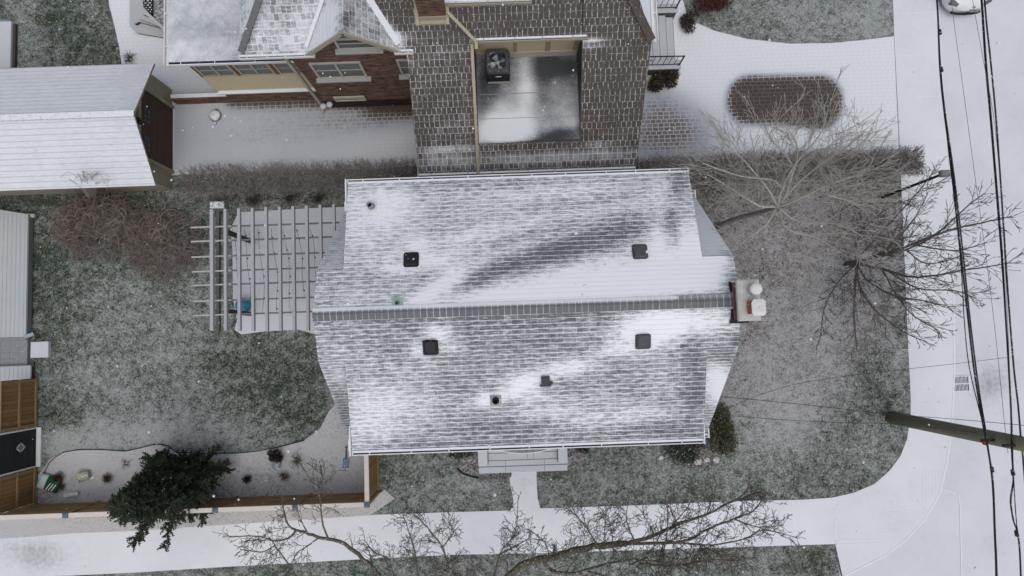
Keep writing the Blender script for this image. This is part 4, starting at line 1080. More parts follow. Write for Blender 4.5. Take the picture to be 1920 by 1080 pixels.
# ------------------------------------------------------------------ pergola on the patio
BATT = plain('grey batten timber', (.16,.16,.165), .85, .2, 3)
PG = thing('pergola', (-7.6,2.7,0), 'weathered grey timber pergola over the snowy patio at the west end of the grey house', 'pergola')
for i in range(10):
    xt = 397.8 + i*25.35; yt = 393.5 - i*1.1
    a = W(xt, yt, 2.47); b = W(xt + 5.2, 620, 2.47)
    mb = MB(); mb.beam((a.x,a.y,2.47), (a.x+.0,b.y,2.47), .105 if i == 0 else .088, .14); mb.build('beam', GREYW, PG)
for i, y in enumerate((426.8,453.2,482.2,509.8,535.6,565.2,591.9)):
    a = W(358 + i*.8, y, 2.37); mb = MB(); mb.beam((a.x,a.y,2.37), (-9.12,a.y,2.37), .05, .06, 1); mb.beam((-9.119,a.y,2.37), (-5.2,a.y,2.37), .05, .06, 0); mb.build('batten', [BATT, GREYWT], PG)
cb = W(410,500,2.2).x
mb = MB(); mb.beam((cb,4.65,2.20), (cb,.66,2.20), .085, .18); mb.build('carrying_beam', plain('grey brown carrying timber', (.13,.12,.115), .85, .2, 6), PG)
for py in (3.92, 1.30):
    mb = MB(); mb.box(-9.33,-9.21,py-.07,py+.07,0,2.3); mb.build('post', DARKW, PG)
    mb = MB(); mb.box(-5.36,-5.26,py-.05,py+.05,0,2.3); mb.build('post', DARKW, PG)
bulbs = [(441,[(.35),(.62),(.85)]),(462,[.08,.34,.58,.8,.97]),(488,[.05,.3,.55,.8]),(514,[.1,.28,.5,.72,.93]),(538,[.08,.24,.34,.55,.75]),(563,[.03,.14,.42,.88]),(588,[.1,.4])]
r3 = random.Random(3)
ords = ('first','second','third','fourth','fifth','sixth','last')
for k, (x, ts) in enumerate(bulbs):
    a = W(x-6, 428, 2.3); b = W(x+6, 590 if k < 5 else 560, 2.3); s = thing('string_light', (a.x,(a.y+b.y)/2,2.0), ords[k] + ' string of small dark bulbs from the west, hung under the pergola beams', 'string light', 'light strings under the pergola')
    def sp(t): return Vector((a.x+(b.x-a.x)*t+.03*math.sin(t*9+k), a.y+(b.y-a.y)*t, 2.3-.22*math.sin(PI*t)))
    mb = MB(); mb.tube([sp(i/12) for i in range(13)], .006, 4); mb.build('cable', BLACK, s)
    for t in ts:
        c = sp(t); mb = MB(); mb.lathe([(.012,0),(.013,-.03),(.023,-.05),(.025,-.07),(.015,-.095),(.001,-.10)], c, 8); mb.beam(c, c+Vector((r3.uniform(-.03,.03),.01,-.02)), .02, .02); mb.build('bulb', BLACK, s)
c = W(456,573,.27); mb = MB(); n = 20
mb.lathe([(.001,-.27)]+[(.27*math.cos(math.radians(a)), .27*math.sin(math.radians(a))) for a in range(-80,90,10)]+[(.001,.27)], c, 24)
ball = thing('ball', (c.x,c.y,0), 'turquoise ball lying on the patio under the pergola', 'ball'); mb.build('shell', TEAL, ball)
for k in range(4):
    mb = MB(); w = PI*k/4; mb.tube([(c.x+.272*math.cos(t)*math.cos(w), c.y+.272*math.cos(t)*math.sin(w), .27+.272*math.sin(t)) for t in [math.radians(q) for q in range(0,181,12)]], .006, 4); mb.build('rib', plain('pale turquoise seam', (.16,.40,.47), .5), ball)
a, b = W(393,391,.45), W(420,377,.45)
mb = MB(); mb.cbox(a.x,b.x,a.y,b.y,0,.45,.02); single('stone_block', mb, plain('grey cut stone', (.26,.265,.28), .9, .2, 9, dust=.5, bump=.3), 'grey cut stone block at the north west corner of the pergola', 'stone block')
# snow capped stone on the driveway
mb = MB(); c = W(405,218,0); rr = random.Random(2)
mb.lathe([(.20,0),(.24,.06),(.20,.14),(.11,.19),(.001,.2)], c, 10); mb.v = [(x+rr.uniform(-.02,.02), y+rr.uniform(-.035,.035), z) for x,y,z in mb.v]
mb.lathe([(.07,0),(.06,.06),(.001,.08)], (c.x-.03,c.y-.27,0), 8)
single('stone', mb, plain('snow capped stone', (.22,.22,.22), .9, .2, 9, dust=.95), 'rounded snow capped stone alone on the pavers near the garage', 'stone')

# ------------------------------------------------------------------ things in the garden bed
def blob(mb, c, rx, ry, h, rng, n=9, m=0, rings=4):
    pr = [(1.0,0),(1.06,.35),(.85,.72),(.45,.95),(.001,1.0)]
    jit = [rng.uniform(.75,1.2) for _ in range(n)]
    vs = []
    for r, z in pr:
        for k in range(n):
            w = 2*PI*k/n; q = jit[k]*rng.uniform(.92,1.08)
            vs.append((c[0]+rx*r*q*math.cos(w), c[1]+ry*r*q*math.sin(w), c[2]+h*z*rng.uniform(.9,1.08)))
    fs = [(i*n+k, i*n+(k+1)%n, i*n+n+(k+1)%n, i*n+n+k) for i in range(4) for k in range(n)]
    mb.add(vs, fs, m)
sk = thing('sack', (W(92,905).x,W(92,905).y,0), 'green printed sack with a pale end slumped against the gate end of the garden bed', 'sack')
c = W(98,905); u = Vector((.87,-.3,0)).normalized(); w = Vector((.35,.9,0)).normalized()
def pill(l0, l1, hw, h, n=8, m=6):
    vs, fs = [], []
    for i in range(n+1):
        t = i/n; l = l0+(l1-l0)*t; e = .62+.38*math.sin(PI*min(1,max(0,t)))
        for k in range(m*2):
            q = 2*PI*k/(m*2); a = math.copysign(abs(math.cos(q))**.6, math.cos(q)); b = math.copysign(abs(math.sin(q))**.6, math.sin(q))
            p = c + u*l + w*(a*hw*(.9+.1*e)) + Vector((0,0,h*.5+b*h*.5*e)); vs.append(p)
    M = m*2
    for i in range(n):
        for k in range(M): fs.append((i*M+k,i*M+(k+1)%M,i*M+M+(k+1)%M,i*M+M+k))
    fs += [list(range(M))[::-1], [n*M+k for k in range(M)]]
    return vs, fs
mb = MB(); vs, fs = pill(-.10,.34,.27,.26); mb.add(vs, fs, 0, True); mb.build('bag', GREENP, sk, fix=True)
mb = MB(); vs, fs = pill(-.38,-.105,.27,.24); mb.add(vs, fs, 0, True); mb.build('bag_end', SACKW, sk, fix=True)
mb = MB()
for l, h in ((.0,.27),(.10,.272),(.2,.262)): mb.beam(c+u*l+w*(-.2)+Vector((0,0,h-.02)), c+u*(l+.1)+w*.06+Vector((0,0,h)), .03, .01)
mb.build('print', WHITE, sk)
gn = thing('watering_can', (W(150,893).x,W(150,893).y,0), 'old pale yellow watering can with a long spout lying in the garden bed', 'watering can')
c = W(155,892,.17); mb = MB(); mb.lathe([(.001,-.2),(.14,-.2),(.16,-.18),(.155,.1),(.12,.16),(.11,.16),(.11,.08),(.001,.07)], c, 14, 0, True, (-.85,-.05,.35)); mb.build('body', plain('pale yellow green tin', (.40,.41,.24), .6, .3, 9, dust=.3), gn)
mb = MB(); mb.tube([c+Vector((-.1,0,.0)), c+Vector((-.28,-.06,.03)), c+Vector((-.40,-.12,.0))], [.035,.028,.045], 8); mb.build('spout', plain('pale tin', (.5,.5,.45), .6), gn)
mb = MB(); mb.tube([c+Vector((-.1,-.1,.05)), c+Vector((-.06,-.2,.1)), c+Vector((.06,-.18,.12))], .02, 6); mb.build('handle', plain('faded red tin', (.36,.16,.14), .6), gn)
a = W(121,929,.1); b = W(147,924,.1); mb = MB(); mb.beam(a, b, .13, .10); mb.beam(a+Vector((0,0,.055)), b+Vector((0,0,.055)), .10, .015); single('planter_box', mb, plain('snowy pale trough', (.58,.57,.55), .8, .1, 6, dust=.4), 'small pale oblong trough with snow in it, south of the watering can', 'trough')
c = W(500,901,.04); t = thing('slab', (c.x,c.y,0), 'small square pale stepping stone tilted among the dry plants of the garden bed', 'stone')
mb = MB(); q = Vector((.13,.14,0)); s_ = Vector((.10,-.11,0)); mb.add([c-q*.9,c+s_*1.0-q*.1,c+q*.8+Vector((0,0,.05)),c-s_*1.0+q*.1,*[p+Vector((0,0,-.05)) for p in (c-q*.9,c+s_*1.0-q*.1,c+q*.8,c-s_*1.0+q*.1)]], [(0,1,2,3),(7,6,5,4),(0,4,5,1),(1,5,6,2),(2,6,7,3),(3,7,4,0)]); mb.build('top', plain('pale stone', (.42,.40,.36), .9, .15, 9, dust=.3), t, fix=True)
mb = MB(); mb.beam(c+Vector((.02,.19,.03)), c+Vector((.2,.06,.05)), .03, .05); mb.build('edge', GREYWT, t)
sh = thing('snow_shovel', (W(648,868).x,W(648,868).y,0), 'blue snow shovel lying in the garden bed beside the corner of the grey house', 'shovel')
c = W(648,868,.05); mb = MB(); v = [(-.11,-.17),(.09,-.17),(.125,.16),(-.09,.16)]
mb.add([(c.x+a,c.y+b,.05+(.03 if b<0 else .0)) for a,b in v]+[(c.x+a*.86,c.y+b*.9,.035) for a,b in v]+[(c.x+a,c.y+b,.015) for a,b in v], [(0,1,5,4),(1,2,6,5),(2,3,7,6),(3,0,4,7),(4,5,6,7),(8,9,1,0),(9,10,2,1),(10,11,3,2),(11,8,0,3)])
for k in (-.05,.0,.05): mb.beam((c.x+k,c.y-.14,.042),(c.x+k+.01,c.y+.14,.042),.012,.012)
mb.build('blade', BLUES, sh, fix=True)
mb = MB(); p = [(c.x+.02,c.y+.15,.06),(c.x+.03,c.y+.3,.10),(c.x+.05,c.y+.55,.14)]; mb.tube(p, .02, 7); mb.beam((c.x-.0,c.y+.56,.14),(c.x+.1,c.y+.56,.14),.03,.03); mb.build('handle', BLACK, sh)
bb = thing('bird_bath', (W(520,872).x,W(520,872).y,0), 'small dull blue shallow bird dish on the mulch beside a dark dry bush', 'bird dish')
c = W(519,872,.06); mb = MB(); mb.lathe([(.06,-.06),(.07,0),(.17,.04),(.175,.055),(.155,.05),(.05,.02),(.001,.02)], c, 16); mb.build('bowl', plain('dull blue glaze', (.18,.22,.25), .5, .3, 12, dust=.3), bb)
# black edging curve
mb = MB(); pts = [W(x,y,.03) for x,y in ((82,888),(92,868),(105,856),(122,847),(150,843),(190,843),(235,846),(262,840),(285,834),(300,833),(315,836),(328,846),(340,848),(390,850),(440,850),(480,846),(520,839),(570,826)) ]
mb.tube(pts, .015, 6); single('garden_edging', mb, BLACKI, 'thin black curved edging between the back lawn and the garden bed', 'edging')
mb = MB(); pts = [W(x,y,.03) for x,y in ((857,878),(868,888),(882,893),(898,896))]; mb.tube(pts, .03, 6); single('garden_edging', mb, BLACKI, 'short dark curved edging round the mulch west of the front steps', 'edging')

# ------------------------------------------------------------------ vegetation
def rvec(r): 
    while True:
        v = Vector((r.uniform(-1,1), r.uniform(-1,1), r.uniform(-1,1)))
        if .05 < v.length < 1: return v.normalized()
def smooth(pts, k=4):
    pts = [Vector(p) for p in pts]; out = []
    for i in range(len(pts)-1):
        p0 = pts[max(0,i-1)]; p1 = pts[i]; p2 = pts[i+1]; p3 = pts[min(len(pts)-1,i+2)]
        for j in range(k):
            t = j/k
            out.append(.5*((2*p1)+(p2-p0)*t+(2*p0-5*p1+4*p2-p3)*t*t+(3*p1-p0-3*p2+p3)*t**3))
    out.append(pts[-1]); return out
def sprout(mb, p, d, L, r, lvl, rng, o):
    n = max(3, int(L/o.get('seg',.16))); pts = [Vector(p)]; d = d.normalized(); k = 0
    for i in range(n):
        d = (d + rvec(rng)*o.get('wob',.25) + Vector((0,0,o.get('up',.04)))).normalized()
        pts.append(pts[-1] + d*(L/n))
    rm = o.get('rmin',.004)
    mb.tube(pts, [max(rm, r*(1-.75*i/n)) for i in range(n+1)], 4 if r > .018 else 3, 0, False)
    if lvl > 0:
        c = max(1, int(L*o.get('dens',4)*rng.uniform(.7,1.3)))
        for i in range(c):
            t = rng.uniform(.18,1); q = t*n; a = min(n-1,int(q)); pp = pts[a].lerp(pts[a+1], q-a)
            dd = (pts[a+1]-pts[a]).normalized(); side = (rvec(rng) - dd*0).cross(dd).normalized()
            ang = math.radians(rng.uniform(*o.get('ang',(28,60))))
            nd = dd*math.cos(ang)+side*math.sin(ang); nd.z = nd.z*o.get('flat',1)+.1
            sprout(mb, pp, nd, L*rng.uniform(.35,.65)*(1.1-.5*t), max(rm, r*.5*(1.1-.6*t)), lvl-1, rng, o)
def limb(mb, px, r0, r1, rng, o, dens=4.0, L=1.0, lvl=2, t0=.15, sides=7, rtw=.35):
    pts = smooth([W(*q) for q in px], 4)
    pts = [p + rvec(rng)*r0*.25 if 0 < i < len(pts)-1 else p for i, p in enumerate(pts)]
    n = len(pts)-1; rad = [r0+(r1-r0)*(i/n)**.8 for i in range(n+1)]
    mb.tube(pts, rad, sides, 0, True)
    tot = sum((pts[i+1]-pts[i]).length for i in range(n))
    c = int(tot*dens)
    for i in range(c):
        t = t0+(1-t0)*(i+rng.random())/c; q = min(n-.001, t*n); a = int(q); p = pts[a].lerp(pts[a+1], q-a)
        dd = (pts[a+1]-pts[a]).normalized(); side = rvec(rng).cross(dd).normalized()
        ang = math.radians(rng.uniform(*o.get('ang',(28,60))))
        nd = dd*math.cos(ang)+side*math.sin(ang); nd.z = nd.z*o.get('flat',1)+.1
        sprout(mb, p, nd, L*rng.uniform(.5,1.2)*(1.15-.6*t), max(o.get('rmin',.004), rad[a]*rtw), lvl, rng, o)
# pale bare tree by the east end of the house
r1 = random.Random(21)
T1 = thing('bare_tree', tuple(W(1345,425)), 'pale grey bare tree with wide fine branches beside the east end of the grey house', 'tree')
mb = MB(); tr = smooth([W(1345,425,0),W(1372,413,1.1),W(1402,404,2.3),W(1432,396,3.5),W(1458,387,4.5)], 4); mb.tube(tr, [.10-.035*i/(len(tr)-1) for i in range(len(tr))], 9); mb.build('trunk', plain('grey trunk bark', (.24,.225,.205), .95, .35, 14, dust=.12, bump=.4), T1)
mb = MB(); o1 = dict(seg=.22, wob=.20, up=.05, dens=2.9, ang=(20,50), rmin=.0066, flat=.7)
for q in ([(1458,387,4.4),(1472,352,5.2),(1492,312,6.0),(1530,255,7.1),(1556,222,7.8)], [(1458,387,4.4),(1492,372,4.9),(1560,340,5.9),(1612,316,6.6),(1640,300,7.2)], [(1462,382,4.5),(1480,350,5.2),(1478,310,6.0),(1452,270,6.8),(1440,240,7.3)],
          [(1458,387,4.4),(1438,350,5.0),(1400,305,5.9),(1352,262,6.8)], [(1456,388,4.4),(1418,380,4.7),(1370,356,5.3),(1322,326,5.9)], [(1460,390,4.4),(1500,408,4.8),(1560,424,5.3),(1622,438,5.8)], [(1460,392,4.4),(1484,422,4.7),(1530,448,5.1),(1580,470,5.4)],
          [(1468,375,4.6),(1520,336,5.5),(1580,290,6.6),(1625,245,7.6)], [(1456,390,4.3),(1430,420,4.5),(1400,455,4.8),(1375,478,5.0)], [(1472,360,4.8),(1450,330,5.4),(1395,330,6.0),(1310,300,6.8)], [(1500,360,5.0),(1560,365,5.6),(1610,380,6.0)],[(1478,345,5.3),(1500,290,6.4),(1480,235,7.5)]):
    q = [q[0]] + [(a+r1.uniform(-9,9), b+r1.uniform(-9,9), c+r1.uniform(-.2,.2)) for a, b, c in q[1:]]; limb(mb, q, .044, .012, r1, o1, 5.6, 2.0, 2, .24)
mb.build('crown', BARKG, T1)
T2 = thing('bare_tree', tuple(W(1595,495)), 'dark bare tree with limbs spreading over the sidewalk toward the road', 'tree')
r2 = random.Random(8); mb = MB(); mb.tube(smooth([W(1588,497,0),W(1598,494,.35),W(1612,492,.8)],4), [.13-.025*i/8 for i in range(9)], 9); mb.build('trunk', BARKD, T2)
mb = MB(); o2 = dict(seg=.15, wob=.22, up=.03, dens=5.2, ang=(20,50), rmin=.0078, flat=.8)
for q, r0 in (([(1606,492,.7),(1650,478,1.4),(1700,462,2.1),(1755,440,2.9),(1810,424,3.6),(1868,412,4.3),(1898,406,4.7)],.060), ([(1640,482,1.3),(1700,468,2.1),(1760,436,2.8),(1815,385,3.4),(1848,362,3.8)],.042), ([(1610,495,.8),(1655,505,1.4),(1700,518,2.0),(1745,518,2.6),(1800,508,3.3),(1862,498,4.0),(1895,492,4.3)],.050), ([(1605,497,.7),(1604,530,.95),(1601,575,1.25),(1604,620,1.6),(1606,655,1.9)],.042),
          ([(1608,499,.8),(1632,530,1.2),(1680,555,1.8),(1735,565,2.6),(1780,575,3.2)],.04), ([(1606,499,.7),(1615,545,1.1),(1650,590,1.7),(1700,625,2.3),(1735,640,2.7)],.036), ([(1606,489,.7),(1640,450,1.5),(1690,395,2.4),(1730,350,3.2),(1752,320,3.6)],.036), ([(1603,488,.6),(1610,445,1.3),(1645,405,2.0),(1690,375,2.6)],.03), ([(1640,485,1.3),(1690,440,2.1),(1720,400,2.8),(1740,360,3.3)],.032), ([(1660,505,1.5),(1720,540,2.3),(1790,545,3.2),(1830,560,3.7)],.03), ([(1600,500,.6),(1570,530,1.2),(1545,580,1.8),(1540,630,2.1)],.026), ([(1598,490,.6),(1575,440,1.2),(1580,390,1.8),(1610,350,2.3)],.026), ([(1655,508,1.5),(1700,580,2.3),(1760,620,3.0)],.03), ([(1720,460,2.3),(1790,470,3.0),(1850,455,3.7)],.026), ([(1700,470,2.0),(1740,495,2.6),(1800,480,3.2)],.024)):
    limb(mb, q, r0*1.05, .014, r2, o2, 7.0, .95, 2, .08)
mb.build('crown', BARKD, T2)
# street trees on the verge, trunks just beyond the frame
r4 = random.Random(31); o3 = dict(seg=.09, wob=.30, up=.03, dens=9, ang=(30,70), rmin=.0062, flat=.8)
T3 = thing('street_tree', tuple(W(775,1150)), 'bare street tree reaching over the sidewalk toward the long wooden fence', 'tree')
mb = MB(); tr = smooth([W(775,1150,0),W(778,1155,2.0),W(782,1160,3.6)],4); mb.tube(tr, [.17-.05*i/8 for i in range(9)], 10); mb.build('trunk', MOSSB, T3)
mb = MB()
A0 = (760,1140,3.5)
for q, r0, dn in (([A0,(709,1078,4.3),(680,1047,4.6),(647,1021,4.9),(602,1008,5.1),(574,1000,5.2),(554,994,5.3)],.085,1.0), ([(554,994,5.3),(541,984,5.4),(533,962,5.5),(529,929,5.7)],.035,7), ([(554,994,5.3),(545,1007,5.4),(517,1014,5.5),(480,1005,5.7),(428,1007,5.9)],.035,8), ([(616,1011,5.05),(606,985,5.2),(602,960,5.35),(598,924,5.6),(582,900,5.8),(562,868,6.0)],.030,5), ([(577,1000,5.2),(566,980,5.3),(557,957,5.4)],.024,6),
        ([(598,1008,5.1),(575,1025,5.2),(558,1036,5.3),(545,1060,5.4)],.022,7), ([(560,1090,4.6),(548,1068,4.9),(517,1025,5.3),(505,1008,5.4)],.032,5), ([(517,1022,5.4),(490,1035,5.5),(450,1030,5.7)],.018,8), ([(750,1120,3.8),(728,1050,4.6),(705,1038,4.8),(682,1012,5.1)],.022,7), ([(790,1120,3.8),(781,1064,4.6),(777,1032,4.9),(764,988,5.3),(755,965,5.5)],.032,7), ([(598,924,5.6),(605,900,5.8),(600,872,6.0)],.016,6)):
    limb(mb, q, r0, max(.010,r0*.35), r4, o3, dn*1.3, .70, 2 if dn > 4 else 1, .2, 8, .3)
mb.build('crown', MOSSB, T3)
T4 = thing('street_tree', tuple(W(915,1165)), 'mossy bare street tree with long limbs stretching east over the sidewalk', 'tree')
mb = MB(); tr = smooth([W(915,1165,0),W(915,1170,1.8),W(912,1172,3.4)],4); mb.tube(tr, [.21-.05*i/8 for i in range(9)], 10); mb.build('trunk', MOSSB, T4)
mb = MB(); B0 = (918,1150,3.3)
for q, r0, re, dn in (([B0,(953,1080,3.9),(1000,1053,4.2),(1041,1045,4.4),(1073,1032,4.6),(1114,1024,4.8),(1176,1019,5.0)],.115,.085,1.2), ([(1176,1019,5.0),(1225,1005,5.2),(1271,983,5.4),(1325,964,5.6),(1371,942,5.8),(1433,918,6.1)],.062,.018,6), ([(1170,1019,5.0),(1244,1018,5.2),(1287,1013,5.4),(1330,991,5.6),(1377,973,5.8),(1412,958,6.0),(1439,923,6.3)],.050,.014,6),
        ([(1217,1020,5.1),(1270,1018,5.3),(1336,1022,5.5),(1396,1010,5.8),(1433,994,6.0),(1498,1010,6.3)],.034,.010,7), ([(1377,973,5.8),(1420,988,6.0),(1470,985,6.2)],.022,.008,8), ([(1020,1052,4.3),(1030,1065,4.3),(1045,1073,4.4),(1079,1074,4.6),(1130,1059,4.9)],.060,.035,2), ([(1130,1059,4.9),(1180,1050,5.2),(1235,1052,5.4),(1300,1065,5.6)],.035,.012,7),
        ([(1135,1050,4.9),(1100,990,5.3),(1078,965,5.5),(1062,952,5.6)],.026,.010,8), ([(1150,1046,5.0),(1148,1005,5.3),(1140,965,5.6)],.024,.009,8), ([(1132,1030,5.0),(1134,990,5.3),(1136,955,5.5)],.018,.008,8), ([(1240,1050,5.3),(1250,1005,5.5),(1252,960,5.8),(1248,930,6.0)],.026,.009,8),([(1225,1008,5.2),(1215,980,5.5),(1200,955,5.7)],.018,.007,8),
        ([(905,1140,3.6),(870,1085,4.2),(845,1070,4.5),(829,1026,4.9),(812,1002,5.1),(793,980,5.3),(780,967,5.4)],.045,.012,7), ([(920,1100,4.0),(937,1040,4.6),(952,1018,4.8),(967,994,5.0),(972,929,5.5)],.030,.008,7), ([(937,1040,4.6),(960,1027,4.8),(994,1007,5.0),(990,992,5.2)],.022,.008,7), ([(1040,1060,4.4),(1029,1037,4.6),(1018,1012,4.9),(989,991,5.1)],.022,.008,7),
        ([(1180,1060,5.1),(1215,1040,5.3),(1240,1000,5.5)],.03,.01,6), ([(1325,964,5.6),(1335,930,5.9),(1330,900,6.2)],.022,.008,7), ([(1371,942,5.8),(1400,920,6.0),(1405,890,6.3)],.02,.008,7), ([(1244,1018,5.2),(1235,1060,5.2),(1240,1090,5.3)],.025,.01,7), ([(1330,991,5.6),(1310,1030,5.6),(1290,1060,5.7)],.018,.008,7),([(829,1026,4.9),(850,1000,5.2),(846,985,5.3)],.018,.008,8), ([(1200,1055,5.1),(1260,1062,5.3),(1330,1050,5.5),(1390,1052,5.7)],.03,.01,7), ([(1100,1070,4.6),(1160,1085,4.9),(1240,1080,5.2)],.03,.01,7), ([(1060,1075,4.4),(1090,1030,4.9),(1096,1000,5.1)],.022,.008,7), ([(1310,1018,5.4),(1350,1040,5.6),(1400,1045,5.8)],.02,.008,7), ([(1260,985,5.4),(1290,950,5.7),(1310,905,6.0)],.022,.008,7), ([(1190,1015,5.1),(1175,975,5.4),(1180,930,5.7)],.022,.008,7)):
    limb(mb, q, r0, re, r4, o3, dn*1.5, .72, 2 if dn > 4 else 1, .1, 8, .3)
mb.build('crown', MOSSB, T4)

# clipped bare hedge, west and east of the houses
def hedge(name, x0, x1, y0, y1, h, n, label, rng, mat):
    t = thing(name, ((x0+x1)/2,(y0+y1)/2,0), label, 'hedge'); mb = MB(); st = MB()
    for i in range(int((x1-x0)/.45)):
        x = x0+.2+i*.45+rng.uniform(-.1,.1); y = (y0+y1)/2+rng.uniform(-.15,.15)
        st.tube([(x,y,0),(x+rng.uniform(-.05,.05),y,.3),(x+rng.uniform(-.12,.12),y+rng.uniform(-.12,.12),.6)], [.03,.022,.012], 5)
    for i in range(n):
        x = rng.uniform(x0,x1); y = (y0+y1)/2+rng.gauss(0,.16); z = rng.uniform(.1,.7)
        p = Vector((x,y,z)); e = Vector((min(x1,max(x0,x+rng.gauss(0,.32))), rng.uniform(y0,y1), h*rng.uniform(.82,1.03)))
        m = p.lerp(e,.5)+rvec(rng)*.09
        mb.tube([p,m,e], [.011,.009,.0065], 3, 0, False)
        for k in range(2):
            q = m.lerp(e, rng.uniform(0,.7)); e2 = q+Vector((rng.gauss(0,.16),rng.gauss(0,.15),rng.uniform(.03,.3)))
            e2.y = min(y1+.03,max(y0-.03,e2.y)); e2.z = min(e2.z, h*1.03); e2.x = min(x1+.03,max(x0-.03,e2.x))
            mb.tube([q, q.lerp(e2,.5)+rvec(rng)*.02, e2], [.006,.005,.004], 3, 0, False)
    st.build('stem', BARKD, t); mb.build('twigs', mat, t)
hr = random.Random(77)
hedge('hedge', -11.45, -3.2, 5.36, 6.62, 1.15, 2000, 'clipped bare brown hedge between the west driveway and the back lawn', hr, HEDGEM)
hedge('hedge', -3.15, 4.6, 4.9, 5.75, 1.0, 900, 'bare hedge in the narrow gap between the two house roofs', hr, HEDGEM)
hedge('hedge', 4.65, 14.68, 5.28, 6.40, 1.15, 3300, 'clipped bare hedge between the east driveway and the front lawn, ending square at the sidewalk', hr, HEDGEM)

# tangled weeping bushes on the back lawn
def tangle(label, cx, cy, ex, ey, n, rng, h, mats, loops=0):
    c = W(cx, cy, 0); t = thing('bush', tuple(c), label, 'bush'); mbs = [MB(), MB()]
    for i in range(n):
        a = rng.uniform(0,2*PI); rad = math.sqrt(rng.random())*1.0; L = rng.uniform(.35,1.1)
        p = Vector((c.x+ex*.75*rad*math.cos(a), c.y+ey*.75*rad*math.sin(a), h*(1-.55*rad*rad)*rng.uniform(.45,1.05)))
        d = Vector((math.cos(a+rng.gauss(0,.9)), math.sin(a+rng.gauss(0,.9)), rng.uniform(-.1,.5))).normalized(); pts = [p]; curl = rng.gauss(0,.5); k = 8
        for j in range(k):
            d = (Matrix.Rotation(curl,3,'Z') @ d + Vector((0,0,-.16)) + rvec(rng)*.25).normalized(); q = pts[-1]+d*(L/k); q.z = max(.05,q.z); pts.append(q)
        r = rng.uniform(.008,.014) if rng.random() < .90 else rng.uniform(.014,.022)
        mbs[0 if rng.random() < .72 else 1].tube(pts, [r*(1-.6*j/k) for j in range(k+1)], 3, 0, False)
    st = MB()
    for i in range(8):
        a = rng.uniform(0,2*PI); st.tube(smooth([(c.x,c.y,0),(c.x+.15*math.cos(a),c.y+.15*math.sin(a),h*.5),(c.x+ex*.2*math.cos(a),c.y+ey*.2*math.sin(a),h*.7),(c.x+ex*.35*math.cos(a+.5),c.y+ey*.35*math.sin(a+.5),h*.6)],3), [.018,.017,.016,.015,.014,.013,.012,.011,.010,.008], 4)
    st.build('stem', mats[1], t); mbs[0].build('twigs', mats[0], t); mbs[1].build('twigs', mats[1], t)
    return t
tr_ = random.Random(5); TWM = plain('pinkish brown twigs', (.33,.265,.23), .95, .3, 12)
tangle('tangled brown weeping bush close to the garage wall on the back lawn', 198, 425, 1.75, 1.40, 780, tr_, 1.5, (TWIGB, TWM))
tangle('tangled brown weeping bush near the pergola on the back lawn', 315, 462, 1.60, 1.50, 700, tr_, 1.4, (TWIGB, TWM))
mb = MB()
for i in range(16):
    ax = 128+i*5.2+tr_.uniform(-8,8); ay = 326+tr_.uniform(-6,10)
    mb.tube(smooth([W(165+i,372,.8),W(150+i*2,350,2.2),W((ax+158)/2,ay+8,3.1),W(ax,ay,3.45),W(ax+tr_.uniform(-26,26),ay+tr_.uniform(6,22),3.2)],4), .008, 3, 0, False)
single('sapling', mb, BARKG, 'thin bare sapling arching over the garage eave above the brown bush', 'sapling')

# evergreen
ev = thing('evergreen_tree', tuple(W(388,880)), 'dark evergreen tree in the garden bed leaning its tip over the wooden fence', 'tree')
er = random.Random(14); base = W(376,886,0); mb = MB(); mb.tube([base, base+Vector((0,0,2.5)), base+Vector((-.05,-.05,5.0))], [.10,.06,.015], 8); mb.build('trunk', BARKD, ev)
mb = MB()
def spray(p, d, L, rng):
    """flat feathery spray: overlapping scale leaves along a little twig"""
    d = d.normalized(); s = d.cross(Vector((0,0,1))); s = s.normalized() if s.length > .01 else Vector((1,0,0))
    n = max(3, int(L/.055))
    for j in range(n):
        q = p + d*L*j/n; wd = .085*(1-.6*j/n)
        for sg in (-1,1):
            e = q + d*.075 + s*sg*wd*rng.uniform(.6,1.2) + Vector((0,0,rng.uniform(-.05,.04)))
            m_ = q + d*.06; nb = q + s*sg*.012
            mb.add([q, nb + Vector((0,0,.012)), e, m_], [(0,1,2,3)])
lev = 0
for i in range(300):
    f = (i+er.random())/300; z = .25+4.8*f; R_ = (1.12*(1-f)**.8 + .05)*er.uniform(.5,1.2)
    a = i*2.39996+er.uniform(-.3,.3)
    R_ *= 1.0 + .22*math.sin(3*a+f*5) - .18*math.cos(a-1.2)
    if math.cos(a-3.9) > .7 and er.random() < .28: R_ *= 1.5
    d = Vector((math.cos(a), math.sin(a), .28+.5*f)); p = base+Vector((0,0,z)); 
    nn = max(2,int(R_/.15))
    mb.beam(p, p+d*R_*.8, .012, .012)
    for j in range(1, nn+1):
        q = p + d*(R_*j/nn) + Vector((0,0,-.10*(j/nn)**2))
        for k in range(4):
            w = a + er.uniform(-1.1,1.1); spray(q, Vector((math.cos(w), math.sin(w), er.uniform(-.1,.45))), er.uniform(.16,.32), er)
mb.build('crown', NEEDLE, ev)
print('evergreen faces', len(mb.f))

